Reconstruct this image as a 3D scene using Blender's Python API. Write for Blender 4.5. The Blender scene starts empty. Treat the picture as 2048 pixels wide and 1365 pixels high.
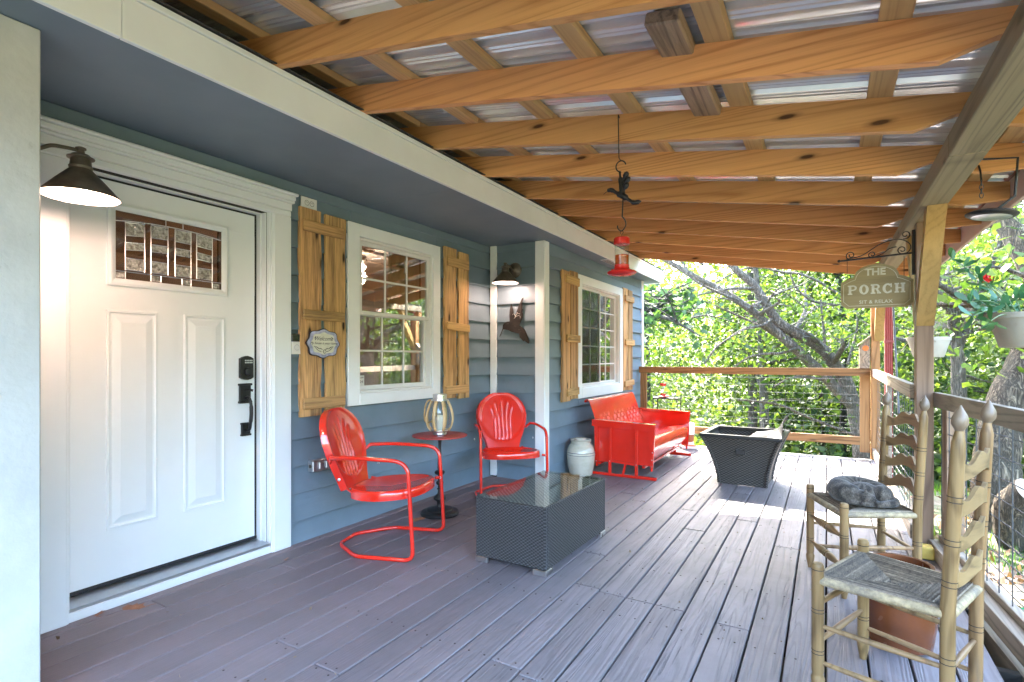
import bpy, math, random
import numpy as np
from mathutils import Vector, Matrix
R = math.radians
random.seed(7); rng = np.random.default_rng(7)
scene = bpy.context.scene
COL = scene.collection
# ---------------------------------------------------------------- camera, sky, sun, exposure
cam_d = bpy.data.cameras.new('camera'); cam = bpy.data.objects.new('camera', cam_d); COL.objects.link(cam)
cam.location = (3.02, 0.0, 1.22); cam.rotation_euler = (R(90), 0, R(30.4))
cam_d.sensor_width = 36.0; cam_d.lens = 36.0 * 1075 / 2048; cam_d.shift_y = 33.5 / 2048
cam_d.clip_start = 0.02; cam_d.clip_end = 600
scene.camera = cam
SUN = Vector((-0.46, 0.89, 0.87)).normalized()
world = bpy.data.worlds.new('World'); scene.world = world; world.use_nodes = True
wn = world.node_tree.nodes; wl = world.node_tree.links
sky = wn.new('ShaderNodeTexSky'); sky.sky_type = 'NISHITA'; sky.sun_disc = False
sky.sun_elevation = math.asin(SUN.z); sky.sun_rotation = math.atan2(SUN.x, SUN.y)
sky.air_density = 1.0; sky.dust_density = 2.5
bg = wn['Background']; bg.inputs['Strength'].default_value = 0.15
wl.new(sky.outputs['Color'], bg.inputs['Color'])
sun_d = bpy.data.lights.new('sun', 'SUN'); sun_d.energy = 2.0; sun_d.angle = R(0.6); sun_d.color = (1.0, 0.94, 0.85)
sun = bpy.data.objects.new('sun', sun_d); COL.objects.link(sun); sun.location = (20, 40, 50)
sun.rotation_euler = SUN.to_track_quat('Z', 'Y').to_euler()
scene.view_settings.view_transform = 'Standard'; scene.view_settings.look = 'None'
scene.view_settings.gamma = 1.0; scene.view_settings.use_curve_mapping = False
scene.view_settings.exposure = 5.0
scene.cycles.max_bounces = 10; scene.cycles.diffuse_bounces = 5; scene.cycles.glossy_bounces = 4
scene.cycles.transparent_max_bounces = 12; scene.cycles.transmission_bounces = 6
scene.cycles.caustics_reflective = False; scene.cycles.caustics_refractive = False
scene.cycles.sample_clamp_indirect = 6.0

# ---------------------------------------------------------------- mesh helpers
class MB:
    def __init__(s): s.v = []; s.f = []
    def add(s, vs, fs):
        o = len(s.v); s.v += [tuple(p) for p in vs]; s.f += [tuple(i + o for i in f) for f in fs]; return s
    def box(s, x0, x1, y0, y1, z0, z1, ch=0.0025, M=None):
        c = min(ch, (x1-x0)*.3, (y1-y0)*.3, (z1-z0)*.3)
        X = (x0, x1); Y = (y0, y1); Z = (z0, z1); vs = []; idx = {}
        for i in (0, 1):
            for j in (0, 1):
                for k in (0, 1):
                    sx = c if i == 0 else -c; sy = c if j == 0 else -c; sz = c if k == 0 else -c
                    for a, p in enumerate(((X[i], Y[j]+sy, Z[k]+sz), (X[i]+sx, Y[j], Z[k]+sz), (X[i]+sx, Y[j]+sy, Z[k]))):
                        idx[(i, j, k, a)] = len(vs); vs.append(p)
        fs = []
        for i in (0, 1):
            q = [idx[(i, j, k, 0)] for j, k in ((0, 0), (1, 0), (1, 1), (0, 1))]; fs.append(q if i else q[::-1])
            q = [idx[(j, i, k, 1)] for j, k in ((0, 0), (0, 1), (1, 1), (1, 0))]; fs.append(q if i else q[::-1])
            q = [idx[(j, k, i, 2)] for j, k in ((0, 0), (1, 0), (1, 1), (0, 1))]; fs.append(q if i else q[::-1])
        for a in (0, 1):
            for b in (0, 1):
                fs.append([idx[(a, b, 0, 0)], idx[(a, b, 1, 0)], idx[(a, b, 1, 1)], idx[(a, b, 0, 1)]])
                fs.append([idx[(a, 0, b, 0)], idx[(a, 1, b, 0)], idx[(a, 1, b, 2)], idx[(a, 0, b, 2)]])
                fs.append([idx[(0, a, b, 1)], idx[(1, a, b, 1)], idx[(1, a, b, 2)], idx[(0, a, b, 2)]])
                for k in (0, 1): fs.append([idx[(a, b, k, 0)], idx[(a, b, k, 1)], idx[(a, b, k, 2)]])
        if M is not None: vs = [tuple(M @ Vector(p)) for p in vs]
        return s.add(vs, fs)
    def tube(s, path, r, n=8, closed=False, cap=True, flat=None):
        P = [Vector(p) for p in path]; m = len(P)
        rr = r if isinstance(r, (list, tuple)) else [r]*m
        T = []
        for i in range(m):
            a = P[(i-1) % m] if (closed or i > 0) else P[i]; b = P[(i+1) % m] if (closed or i < m-1) else P[i]
            t = (b-a); T.append(t.normalized() if t.length > 1e-9 else Vector((0, 0, 1)))
        up = Vector((0, 0, 1)) if abs(T[0].z) < .9 else Vector((1, 0, 0))
        N = (up - T[0]*up.dot(T[0])).normalized(); vs = []
        for i in range(m):
            N = (N - T[i]*N.dot(T[i]))
            N = N.normalized() if N.length > 1e-6 else T[i].orthogonal().normalized()
            B = T[i].cross(N)
            for k in range(n):
                a = 2*math.pi*k/n; ca, sa = math.cos(a), math.sin(a)
                if flat: ca *= flat
                vs.append(P[i] + (N*ca + B*sa)*rr[i])
        fs = []
        for i in range(m if closed else m-1):
            for k in range(n):
                j = (i+1) % m
                fs.append((i*n+k, i*n+(k+1) % n, j*n+(k+1) % n, j*n+k))
        if cap and not closed:
            fs.append(tuple(range(n))[::-1]); fs.append(tuple((m-1)*n+k for k in range(n)))
        return s.add(vs, fs)
    def lathe(s, prof, n=28, c=(0, 0, 0), cap=True):
        vs = []; fs = []; m = len(prof)
        for r, z in prof:
            for k in range(n):
                a = 2*math.pi*k/n; vs.append((c[0]+r*math.cos(a), c[1]+r*math.sin(a), c[2]+z))
        for i in range(m-1):
            for k in range(n): fs.append((i*n+k, i*n+(k+1) % n, (i+1)*n+(k+1) % n, (i+1)*n+k))
        if cap:
            if prof[0][0] > 1e-4: fs.append(tuple(range(n))[::-1])
            if prof[-1][0] > 1e-4: fs.append(tuple((m-1)*n+k for k in range(n)))
        return s.add(vs, fs)
    def prism(s, poly, d0, d1, f):      # f(u,v,d)->xyz
        n = len(poly); vs = [f(u, v, d0) for u, v in poly] + [f(u, v, d1) for u, v in poly]
        fs = [tuple(range(n)), tuple(range(2*n-1, n-1, -1))] + [(i, i+n, (i+1) % n+n, (i+1) % n) for i in range(n)]
        return s.add(vs, fs)
    def sheet(s, f, nu, nv, thick=None):  # f(u,v) in 0..1
        vs = [Vector(f(i/nu, j/nv)) for i in range(nu+1) for j in range(nv+1)]
        w = nv+1; fs = [(i*w+j, (i+1)*w+j, (i+1)*w+j+1, i*w+j+1) for i in range(nu) for j in range(nv)]
        if thick:
            ns = [Vector((0, 0, 0)) for _ in vs]
            for q in fs:
                nn = (vs[q[2]]-vs[q[0]]).cross(vs[q[3]]-vs[q[1]])
                for k in q: ns[k] += nn
            off = len(vs)
            vs = vs + [p - (q.normalized() if q.length > 0 else q)*thick for p, q in zip(vs, ns)]
            fs = fs + [tuple(k+off for k in q[::-1]) for q in fs]
            br = [i*w for i in range(nu+1)] + [nu*w+j for j in range(1, nv+1)] + [i*w+nv for i in range(nu-1, -1, -1)] + [j for j in range(nv-1, 0, -1)]
            L = len(br)
            fs += [(br[(i+1) % L], br[i], br[i]+off, br[(i+1) % L]+off) for i in range(L)]
        return s.add(vs, fs)
    def xf(s, M): s.v = [tuple(M @ Vector(p)) for p in s.v]; return s
    def build(s, name, mat, parent=None, smooth=None, label=None, kind=None): return obj(name, s, mat, parent, smooth, label, kind)

ORG = {}
def mesh_from(mb, name, mats, smooth=None, c=None):
    V = np.array(mb.v, dtype=float); c = (V.min(0)+V.max(0))/2 if c is None else np.array(c)
    me = bpy.data.meshes.new(name); me.from_pydata((V-c).tolist(), [], mb.f)
    for m in (mats if isinstance(mats, (list, tuple)) else [mats]): me.materials.append(m)
    me.validate()
    if smooth is not None:
        for p in me.polygons: p.use_smooth = True
        me.set_sharp_from_angle(angle=R(smooth))
    return me, Vector(c)
def link(name, me, loc, parent):
    o = bpy.data.objects.new(name, me); COL.objects.link(o)
    if parent is not None: o.parent = parent; o.location = Vector(loc) - ORG[parent.name]
    else: o.location = loc
    ORG[o.name] = Vector(loc); return o
def obj(name, mb, mat, parent=None, smooth=None, label=None, kind=None, c=None):
    me, c = mesh_from(mb, name, mat, smooth, c); o = link(name, me, c, parent)
    if label: o['label'] = label
    if kind: o['kind'] = kind
    return o
def thing(name, label, cat, loc=(0, 0, 0), rz=0.0, group=None, local=False):
    o = bpy.data.objects.new(name, None); COL.objects.link(o); o.location = loc; o.rotation_euler = (0, 0, rz)
    o.empty_display_size = .1; ORG[o.name] = Vector((0, 0, 0)) if local else Vector(loc)
    o['label'] = label; o['category'] = cat
    if group: o['group'] = group
    return o
def tag(o, label, cat, group=None):
    o['label'] = label; o['category'] = cat
    if group: o['group'] = group
    return o
def bx(*a, **k): return MB().box(*a, **k)
def arc(c, r, a0, a1, n, f): return [f(c[0]+r*math.cos(a0+(a1-a0)*i/n), c[1]+r*math.sin(a0+(a1-a0)*i/n)) for i in range(n+1)]
def smooth_path(pts, n=6):
    P = [Vector(p) for p in pts]; out = []
    for i in range(len(P)-1):
        p0 = P[max(i-1, 0)]; p1 = P[i]; p2 = P[i+1]; p3 = P[min(i+2, len(P)-1)]
        for k in range(n):
            t = k/n
            out.append(.5*((2*p1)+(p2-p0)*t+(2*p0-5*p1+4*p2-p3)*t*t+(3*p1-p0-3*p2+p3)*t**3))
    out.append(P[-1]); return out

# ---------------------------------------------------------------- materials
class NT:
    def __init__(s, name):
        s.m = bpy.data.materials.new(name); s.m.use_nodes = True; s.t = s.m.node_tree; s.n = s.t.nodes; s.l = s.t.links
        s.b = s.n['Principled BSDF']; s.out = s.n['Material Output']
    def new(s, t, **k):
        x = s.n.new(t)
        for a, b in k.items(): setattr(x, a, b)
        return x
    def lk(s, a, b): s.l.new(a, b)
    def set(s, i, v): s.b.inputs[i].default_value = v
    def math(s, op, a, b=None, clamp=False):
        x = s.new('ShaderNodeMath', operation=op, use_clamp=clamp)
        for i, q in enumerate((a, b)):
            if q is None: continue
            if isinstance(q, (int, float)): x.inputs[i].default_value = q
            else: s.lk(q, x.inputs[i])
        return x.outputs[0]
    def mix(s, fac, a, b, blend='MIX'):
        x = s.new('ShaderNodeMix', data_type='RGBA', blend_type=blend)
        for i, q in ((0, fac), (6, a), (7, b)):
            if isinstance(q, (int, float)): x.inputs[i].default_value = q
            elif isinstance(q, (tuple, list)): x.inputs[i].default_value = (*q[:3], 1)
            else: s.lk(q, x.inputs[i])
        return x.outputs[2]
    def coords(s, sc=(1, 1, 1), rnd=True):
        tc = s.new('ShaderNodeTexCoord'); mp = s.new('ShaderNodeMapping'); mp.inputs['Scale'].default_value = sc
        s.lk(tc.outputs['Object'], mp.inputs['Vector'])
        if rnd:
            oi = s.new('ShaderNodeObjectInfo'); s.oi = oi
            cx = s.new('ShaderNodeCombineXYZ')
            for i, k in enumerate((37.0, 91.0, 53.0)): s.lk(s.math('MULTIPLY', oi.outputs['Random'], k), cx.inputs[i])
            ad = s.new('ShaderNodeVectorMath', operation='ADD'); s.lk(mp.outputs[0], ad.inputs[0]); s.lk(cx.outputs[0], ad.inputs[1])
            return ad.outputs[0]
        return mp.outputs[0]
    def noise(s, vec, scale, detail=4, rough=.55, dist=0):
        x = s.new('ShaderNodeTexNoise'); x.inputs['Scale'].default_value = scale; x.inputs['Detail'].default_value = detail
        x.inputs['Roughness'].default_value = rough; x.inputs['Distortion'].default_value = dist
        s.lk(vec, x.inputs['Vector']); return x.outputs['Fac']
    def ramp(s, fac, stops, interp='LINEAR'):
        x = s.new('ShaderNodeValToRGB'); e = x.color_ramp.elements; x.color_ramp.interpolation = interp
        while len(e) < len(stops): e.new(.5)
        for el, (p, c) in zip(e, stops):
            el.position = p; el.color = (c, c, c, 1) if isinstance(c, (int, float)) else (*c[:3], 1)
        s.lk(fac, x.inputs[0]); return x.outputs[0]
    def bump(s, h, strength=.3, dist=.005):
        x = s.new('ShaderNodeBump'); x.inputs['Strength'].default_value = strength; x.inputs['Distance'].default_value = dist
        s.lk(h, x.inputs['Height']); s.lk(x.outputs[0], s.b.inputs['Normal']); return x
def pm(name, col, rough=.5, metal=0, var=.12, vs=6.0, bump=.1, bs=120.0, coat=0, spec=.5, rvar=.1, dirt=None):
    t = NT(name); v = t.coords(); n = t.noise(v, vs, 5, .6)
    c0 = tuple(x*(1-var) for x in col); c1 = tuple(min(x*(1+var), 1) for x in col)
    c = t.ramp(n, [(.3, c0), (.7, c1)])
    if dirt:
        d = t.noise(v, dirt[1], 6, .7); c = t.mix(t.ramp(d, [(dirt[2], 0.0), (dirt[2]+.12, dirt[3] if len(dirt) > 3 else .7)]), c, dirt[0])
    t.lk(c, t.b.inputs['Base Color'])
    rn = t.math('ADD', t.math('MULTIPLY', t.noise(v, vs*2.3, 4), rvar*2), rough-rvar)
    t.lk(rn, t.b.inputs['Roughness'])
    t.set('Metallic', metal); t.set('Coat Weight', coat); t.set('Coat Roughness', .08); t.set('Specular IOR Level', spec)
    if bump: t.bump(t.noise(v, bs, 4), bump, .002)
    return t.m
def wood(name, dark, light, axis=0, lines=9.0, across=7.0, along=.55, rough=.55, bump=.25, knots=.5, stain=None, paint=None, gain=1.0):
    t = NT(name); sc = [across]*3; sc[axis] = along
    v = t.coords(tuple(sc))
    base = t.noise(v, 1.0, 1.5, .4, .2)
    ring = t.math('SINE', t.math('MULTIPLY', base, lines*6.28))
    ring = t.math('MULTIPLY_ADD', ring, .5); t.n[-1].inputs[2].default_value = .5
    late = t.math('POWER', ring, 3.0)
    sc2 = [140.0]*3; sc2[axis] = 3.0
    fine = t.noise(t.coords(tuple(sc2)), 1.0, 3, .6)
    sc3 = [38.0]*3; sc3[axis] = .9
    streak = t.noise(t.coords(tuple(sc3)), 1.0, 4, .6)
    f = t.math('ADD', t.math('SUBTRACT', t.math('ADD', t.math('MULTIPLY', fine, .5), t.math('MULTIPLY', streak, .55)), t.math('MULTIPLY', late, .30*gain)), .15)
    c = t.ramp(f, [(.22, dark), (.62, light), (.9, tuple(min(1, x*1.15) for x in light))])
    big = t.noise(v, .6, 3, .5); c = t.mix(t.ramp(big, [(.4, 0.0), (.7, .45)]), c, tuple(x*.78+y*.05 for x, y in zip(light, dark)), 'MIX')
    tk_ = t.new('ShaderNodeTexCoord'); sp = t.new('ShaderNodeSeparateXYZ'); t.lk(tk_.outputs['Object'], sp.inputs[0])
    other = {0: 2, 1: 2, 2: 1}[axis]; cb = t.new('ShaderNodeCombineXYZ')
    t.lk(t.math('ADD', t.math('MULTIPLY', sp.outputs[axis], 1.15), t.math('MULTIPLY', t.oi.outputs['Random'], 71.0)), cb.inputs[0])
    t.lk(t.math('ADD', t.math('MULTIPLY', sp.outputs[other], 4.0), t.math('MULTIPLY', t.oi.outputs['Random'], 33.0)), cb.inputs[1])
    vo = t.new('ShaderNodeTexVoronoi', voronoi_dimensions='2D'); vo.inputs['Scale'].default_value = 1.0; t.lk(cb.outputs[0], vo.inputs['Vector'])
    kd = t.ramp(vo.outputs['Distance'], [(.028, knots), (.050, knots*.35), (.085, 0.0)]); c = t.mix(kd, c, tuple(x*.16 for x in dark))
    if stain:
        sn = t.noise(v, 1.6, 6, .75); c = t.mix(t.ramp(sn, [(stain[1], 0.0), (stain[1]+.16, .8)]), c, stain[0])
    rb = t.math('MULTIPLY_ADD', t.oi.outputs['Random'], .3); t.n[-1].inputs[2].default_value = .85
    hs = t.new('ShaderNodeHueSaturation'); t.lk(c, hs.inputs['Color']); t.lk(rb, hs.inputs['Value'])
    t.lk(t.math('MULTIPLY_ADD', t.math('FRACT', t.math('MULTIPLY', t.oi.outputs['Random'], 7.31)), .012), hs.inputs['Hue']); t.n[-1].inputs[2].default_value = .491
    t.lk(hs.outputs[0], t.b.inputs['Base Color']); t.set('Roughness', rough); t.set('Specular IOR Level', .3)
    t.bump(t.math('ADD', t.math('MULTIPLY', late, -.4), t.math('ADD', fine, streak)), bump, .003)
    return t.m
MT = {}
def siding_mat(name, col, ax):
    t = NT(name); v = t.coords(); n = t.noise(v, 3.0, 5, .6)
    c = t.ramp(n, [(.3, tuple(x*.88 for x in col)), (.7, tuple(x*1.1 for x in col))])
    s = [40.0]*3; s[ax] = 3.0
    g = t.noise(t.coords(tuple(s)), 1.0, 4, .65)
    ch = t.noise(v, 26.0, 5, .7); c = t.mix(t.ramp(ch, [(.735, 0.0), (.76, .75)]), c, (.45, .45, .42))
    t.lk(c, t.b.inputs['Base Color']); t.set('Roughness', .48); t.set('Specular IOR Level', .4)
    t.bump(g, .35, .003); return t.m
BLUE = (.160, .218, .268)
MT['siding'] = siding_mat('blue_siding_paint', BLUE, 1); MT['siding_x'] = siding_mat('blue_siding_paint_x', BLUE, 0)
MT['soffit'] = pm('blue_soffit_paint', (.160, .208, .260), .5, var=.10, vs=1.5, bump=.08, bs=40, dirt=((.3, .3, .28), 60, .77, .5))
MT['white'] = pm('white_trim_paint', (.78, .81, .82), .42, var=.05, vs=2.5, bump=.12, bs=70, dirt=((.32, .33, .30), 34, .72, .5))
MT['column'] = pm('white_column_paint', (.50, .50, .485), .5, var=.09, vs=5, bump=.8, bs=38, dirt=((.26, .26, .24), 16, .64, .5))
MT['door'] = pm('white_door_paint', (.75, .785, .81), .34, var=.035, vs=1.6, bump=.07, bs=60, dirt=((.5, .48, .44), 30, .74, .4))
MT['alu'] = pm('aluminium', (.55, .56, .58), .35, metal=.9, var=.06, bump=.05)
MT['steel'] = pm('brushed_steel', (.6, .6, .6), .3, metal=1, var=.06, bump=.08, bs=300)
MT['rubber'] = pm('black_rubber', (.012, .012, .014), .6, bump=0)
MT['black'] = pm('black_iron', (.018, .017, .017), .45, metal=.3, var=.3, vs=20, bump=.2, bs=90)
MT['bronze'] = pm('aged_bronze', (.105, .088, .068), .45, metal=.4, var=.35, vs=14, bump=.15, bs=80)
MT['lock'] = pm('dark_lock_metal', (.03, .03, .032), .4, metal=.6, var=.2, bump=.05)
MT['red'] = pm('red_enamel', (.66, .020, .008), .18, var=.07, vs=5, bump=.03, bs=14, coat=.7, dirt=((.30, .035, .025), 48, .70, .6))
MT['red_table'] = pm('dull_red_paint', (.36, .03, .03), .35, var=.12, bump=.05)
MT['red_plastic'] = pm('red_plastic', (.55, .02, .015), .25, var=.05, bump=0)
MT['red_trim'] = pm('red_roof_trim', (.26, .045, .04), .45, var=.1, bump=.05)
MT['pink_board'] = pm('pinkish_eave_board', (.62, .46, .42), .5, var=.1, vs=2, bump=.15, bs=60)  # even pinkish base colour
MT['rafter'] = wood('pine_rafter', (.36, .13, .038), (.66, .335, .128), 0, lines=26, across=4.0, along=.12, bump=.15, knots=.95, stain=((.30, .15, .06), .62), gain=.8)
MT['purlin'] = wood('pine_purlin', (.31, .165, .07), (.56, .36, .17), 1, lines=12, across=6, along=.16, bump=.12, stain=((.22, .16, .11), .6), gain=.55)
MT['beam'] = wood('weathered_beam', (.13, .105, .07), (.30, .245, .16), 1, lines=12, across=5, along=.16, bump=.25, gain=.8)
MT['brace'] = wood('yellow_pine_brace', (.28, .165, .055), (.45, .29, .105), 2, lines=10, across=6, along=.16, bump=.12, gain=.6)
MT['post'] = wood('brown_post', (.12, .075, .045), (.29, .195, .12), 2, lines=14, across=6, along=.3, bump=.25)
MT['rail_x'] = wood('cedar_rail', (.12, .055, .02), (.32, .16, .06), 0, lines=14, across=6, along=.3, bump=.2)
MT['rail_z'] = wood('cedar_rail_post', (.13, .06, .022), (.34, .17, .065), 2, lines=14, across=6, along=.3, bump=.2)
MT['rail_y'] = wood('grey_rail', (.115, .09, .062), (.29, .24, .18), 1, lines=14, across=6, along=.3, bump=.25)
MT['shutter'] = wood('reclaimed_shutter_board', (.13, .07, .032), (.60, .37, .155), 2, lines=22, across=6, along=.35, rough=.8, bump=.9, knots=1.0, stain=((.10, .062, .036), .47), gain=.6)
MT['shutter_y'] = wood('reclaimed_shutter_batten', (.17, .10, .045), (.56, .35, .145), 1, lines=22, across=6, along=.35, rough=.8, bump=.8, stain=((.11, .07, .042), .50), gain=.6)
MT['chairwood'] = wood('worn_chair_wood', (.095, .055, .022), (.265, .168, .072), 2, lines=8, across=9, along=1.2, rough=.40, bump=.12, knots=.2, stain=((.15, .11, .07), .58))
MT['rungwood'] = wood('worn_rung_wood', (.13, .078, .036), (.30, .195, .09), 1, lines=6, across=9, along=1.2, rough=.42, bump=.1, knots=0)
MT['darkwood'] = pm('dark_turned_wood', (.10, .065, .045), .4, var=.25, vs=12, bump=.1)
MT['grey_wood'] = wood('grey_scrap_wood', (.10, .07, .045), (.30, .22, .14), 1, lines=10, across=6, along=.5, bump=.4, stain=((.08, .065, .05), .52))
MT['bamboo'] = pm('pale_bamboo', (.58, .40, .20), .45, var=.18, vs=9, bump=.1)
MT['rope'] = pm('jute_rope', (.45, .30, .14), .9, var=.2, vs=30, bump=.6, bs=200)
MT['wax'] = pm('white_wax', (.8, .78, .72), .5, var=.03, bump=0)
MT['terra'] = pm('brown_glaze', (.15, .047, .016), .25, var=.4, vs=4, bump=.06, bs=15, coat=.15)
MT['yellow'] = pm('yellow_wood_block', (.52, .36, .07), .6, var=.2, vs=14, bump=.3, dirt=((.1, .06, .03), 30, .62))
MT['plastic_w'] = pm('white_plastic', (.72, .72, .71), .35, var=.04, bump=0)
MT['plastic_b'] = pm('black_plastic', (.015, .015, .016), .3, var=.1, bump=0)
MT['pot'] = pm('beige_plastic_pot', (.36, .33, .27), .5, var=.1, vs=5, bump=.1, dirt=((.25, .2, .14), 9, .62))
MT['orange'] = pm('orange_paint', (.7, .16, .02), .5, bump=.1)
MT['rust'] = pm('rusted_sheet_iron', (.020, .014, .011), .8, metal=0, var=.3, vs=22, bump=.35, bs=120)
MT['galv_wire'] = pm('galvanised_wire', (.10, .10, .098), .6, metal=.4, var=.2, bump=0)
MT['under'] = pm('dark_underside', (.03, .026, .022), .9, bump=.2)
MT['shingle'] = pm('dark_shingle', (.045, .04, .036), .9, var=.4, vs=30, bump=.8, bs=150)
MT['room'] = pm('interior_wall_paint', (.46, .36, .30), .7, var=.05, bump=0)
MT['curtain'] = pm('cream_curtain', (.55, .45, .26), .8, var=.1, bump=.2)
MT['groove'] = pm('burnt_groove', (.035, .022, .014), .6, bump=0)
MT['leaf_dry'] = pm('dry_oak_leaf', (.27, .115, .055), .7, var=.3, vs=30, bump=.2)
def emit(name, col, s):
    t = NT(name); t.set('Base Color', (*col, 1)); t.set('Emission Color', (*col, 1)); t.set('Emission Strength', s); return t.m
MT['bulb'] = emit('lit_bulb', (1, .80, .70), 2.5)
MT['shade_in'] = pm('white_enamel_inside', (.8, .76, .72), .4, bump=0, var=.02)
def deck_mat():
    t = NT('painted_deck'); v = t.coords((7.0, .36, 7.0))
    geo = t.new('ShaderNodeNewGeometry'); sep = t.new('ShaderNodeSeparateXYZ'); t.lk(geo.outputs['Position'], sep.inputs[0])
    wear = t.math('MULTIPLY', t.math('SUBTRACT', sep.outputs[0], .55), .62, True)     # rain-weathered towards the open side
    base = t.noise(v, 1.0, 2, .45, .35)
    ring = t.math('MULTIPLY_ADD', t.math('SINE', t.math('MULTIPLY', base, 115.0)), .5); t.n[-1].inputs[2].default_value = .5
    fine = t.noise(t.coords((130, 5, 130)), 1.0, 4, .65)
    crack = t.ramp(t.noise(t.coords((60, 1.6, 60)), 1.0, 5, .7), [(.33, 1.0), (.40, 0.0)])
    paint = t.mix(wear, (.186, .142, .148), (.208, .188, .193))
    dirt = t.noise(t.coords((3, 3, 3)), 1.4, 6, .65)
    c = t.mix(t.ramp(dirt, [(.35, 0.0), (.75, .45)]), paint, (.135, .118, .112))
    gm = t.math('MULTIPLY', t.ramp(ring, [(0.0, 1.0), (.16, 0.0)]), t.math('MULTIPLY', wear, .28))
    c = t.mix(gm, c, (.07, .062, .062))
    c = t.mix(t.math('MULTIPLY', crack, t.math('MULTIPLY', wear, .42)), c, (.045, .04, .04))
    spk = t.ramp(t.noise(t.coords((22, 22, 22)), 1.0, 5, .75), [(.73, 0.0), (.755, .6)])
    c = t.mix(spk, c, (.45, .42, .38))
    rb = t.math('MULTIPLY_ADD', t.oi.outputs['Random'], .24); t.n[-1].inputs[2].default_value = .88
    hs = t.new('ShaderNodeHueSaturation'); t.lk(c, hs.inputs['Color']); t.lk(rb, hs.inputs['Value'])
    t.lk(hs.outputs[0], t.b.inputs['Base Color'])
    t.lk(t.math('MULTIPLY_ADD', dirt, .25), t.b.inputs['Roughness']); t.n[-1].inputs[2].default_value = .44
    h = t.math('ADD', t.math('MULTIPLY', t.math('MULTIPLY', ring, t.math('ADD', wear, .12)), .5), t.math('MULTIPLY', fine, .6))
    h = t.math('SUBTRACT', h, t.math('MULTIPLY', crack, t.math('MULTIPLY', wear, 1.2)))
    t.bump(h, .6, .004); return t.m
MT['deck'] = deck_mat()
def metal_roof():
    t = NT('galvanised_roof'); v = t.coords((1.2, 9, 1)); n = t.noise(v, 1.0, 4)
    sp = t.noise(t.coords((40, 40, 40)), 1.0, 3)
    c = t.ramp(t.math('ADD', t.math('MULTIPLY', n, .7), t.math('MULTIPLY', sp, .3)), [(.3, (.78, .79, .79)), (.7, (.88, .89, .89))])
    t.lk(c, t.b.inputs['Base Color']); t.set('Metallic', .5); t.lk(t.math('MULTIPLY_ADD', n, .10), t.b.inputs['Roughness']); t.n[-1].inputs[2].default_value = .17
    t.bump(sp, .015, .003); return t.m
MT['roof'] = metal_roof()
def wicker(name, col, fx, fz, axes=('X', 'Z')):
    t = NT(name); tc = t.new('ShaderNodeTexCoord'); sp = t.new('ShaderNodeSeparateXYZ'); t.lk(tc.outputs['Object'], sp.inputs[0])
    geo = t.new('ShaderNodeNewGeometry'); sn = t.new('ShaderNodeSeparateXYZ')
    nv = t.new('ShaderNodeVectorTransform', vector_type='NORMAL', convert_from='WORLD', convert_to='OBJECT')
    t.lk(geo.outputs['True Normal'], nv.inputs[0]); t.lk(nv.outputs[0], sn.inputs[0])
    ax = t.math('GREATER_THAN', t.math('ABSOLUTE', sn.outputs[0]), .6); az = t.math('GREATER_THAN', t.math('ABSOLUTE', sn.outputs[2]), .7)
    u = t.math('ADD', t.math('MULTIPLY', sp.outputs[0], t.math('SUBTRACT', 1.0, ax)), t.math('MULTIPLY', sp.outputs[1], ax))
    w = t.math('ADD', t.math('MULTIPLY', sp.outputs[2], t.math('SUBTRACT', 1.0, az)), t.math('MULTIPLY', sp.outputs[1], az))
    jn = t.math('MULTIPLY', t.noise(t.coords((26, 26, 26)), 1.0, 3), .010); u = t.math('ADD', u, jn); w = t.math('ADD', w, t.math('MULTIPLY', t.noise(t.coords((11, 11, 11)), 1.0, 2), .012))
    su = t.math('SINE', t.math('MULTIPLY', u, fx)); sw = t.math('MULTIPLY', w, fz)
    row = t.math('SIGN', t.math('SINE', sw)); h1 = t.math('MULTIPLY', su, row)
    hh = t.math('ADD', t.math('MULTIPLY', h1, .5), t.math('MULTIPLY', t.math('ABSOLUTE', t.math('SINE', sw)), .7))
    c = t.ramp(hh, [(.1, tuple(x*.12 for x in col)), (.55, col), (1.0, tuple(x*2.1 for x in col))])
    t.lk(c, t.b.inputs['Base Color']); t.set('Roughness', .5); t.bump(hh, .9, .005); return t.m
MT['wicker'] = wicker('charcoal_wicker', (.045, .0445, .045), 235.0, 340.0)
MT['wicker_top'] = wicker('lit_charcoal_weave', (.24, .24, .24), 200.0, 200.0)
MT['wicker2'] = wicker('dark_brown_wicker', (.05, .045, .037), 150.0, 260.0)
def glass(name, tint=(1, 1, 1), ior=1.5, boost=1.0, rough=0.0, alpha=None):
    t = NT(name); t.n.remove(t.b); tr = t.new('ShaderNodeBsdfTransparent'); tr.inputs[0].default_value = (*tint, 1)
    gl = t.new('ShaderNodeBsdfGlossy'); gl.inputs['Roughness'].default_value = rough
    lw = t.new('ShaderNodeLayerWeight'); lw.inputs[0].default_value = .5; f0 = ((ior-1)/(ior+1))**2      # Schlick, same on both faces of a thin pane
    fr = t.math('MULTIPLY_ADD', t.math('POWER', lw.outputs['Facing'], 5.0), 1-f0); t.n[-1].inputs[2].default_value = f0
    mx = t.new('ShaderNodeMixShader'); t.lk(t.math('MULTIPLY', fr, boost, True), mx.inputs[0])
    t.lk(tr.outputs[0], mx.inputs[1]); t.lk(gl.outputs[0], mx.inputs[2]); t.lk(mx.outputs[0], t.out.inputs[0]); return t.m
MT['pane'] = glass('window_glass', (.85, .88, .85), 1.6, 5.0)
MT['pane_dark'] = glass('tinted_glass', (.62, .58, .52), 1.6, 2.2)
MT['tabletop'] = glass('table_glass', (.88, .92, .91), 1.5, .95)
MT['clear'] = glass('clear_glass', (.90, .93, .9), 1.5, 1.3)
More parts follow.
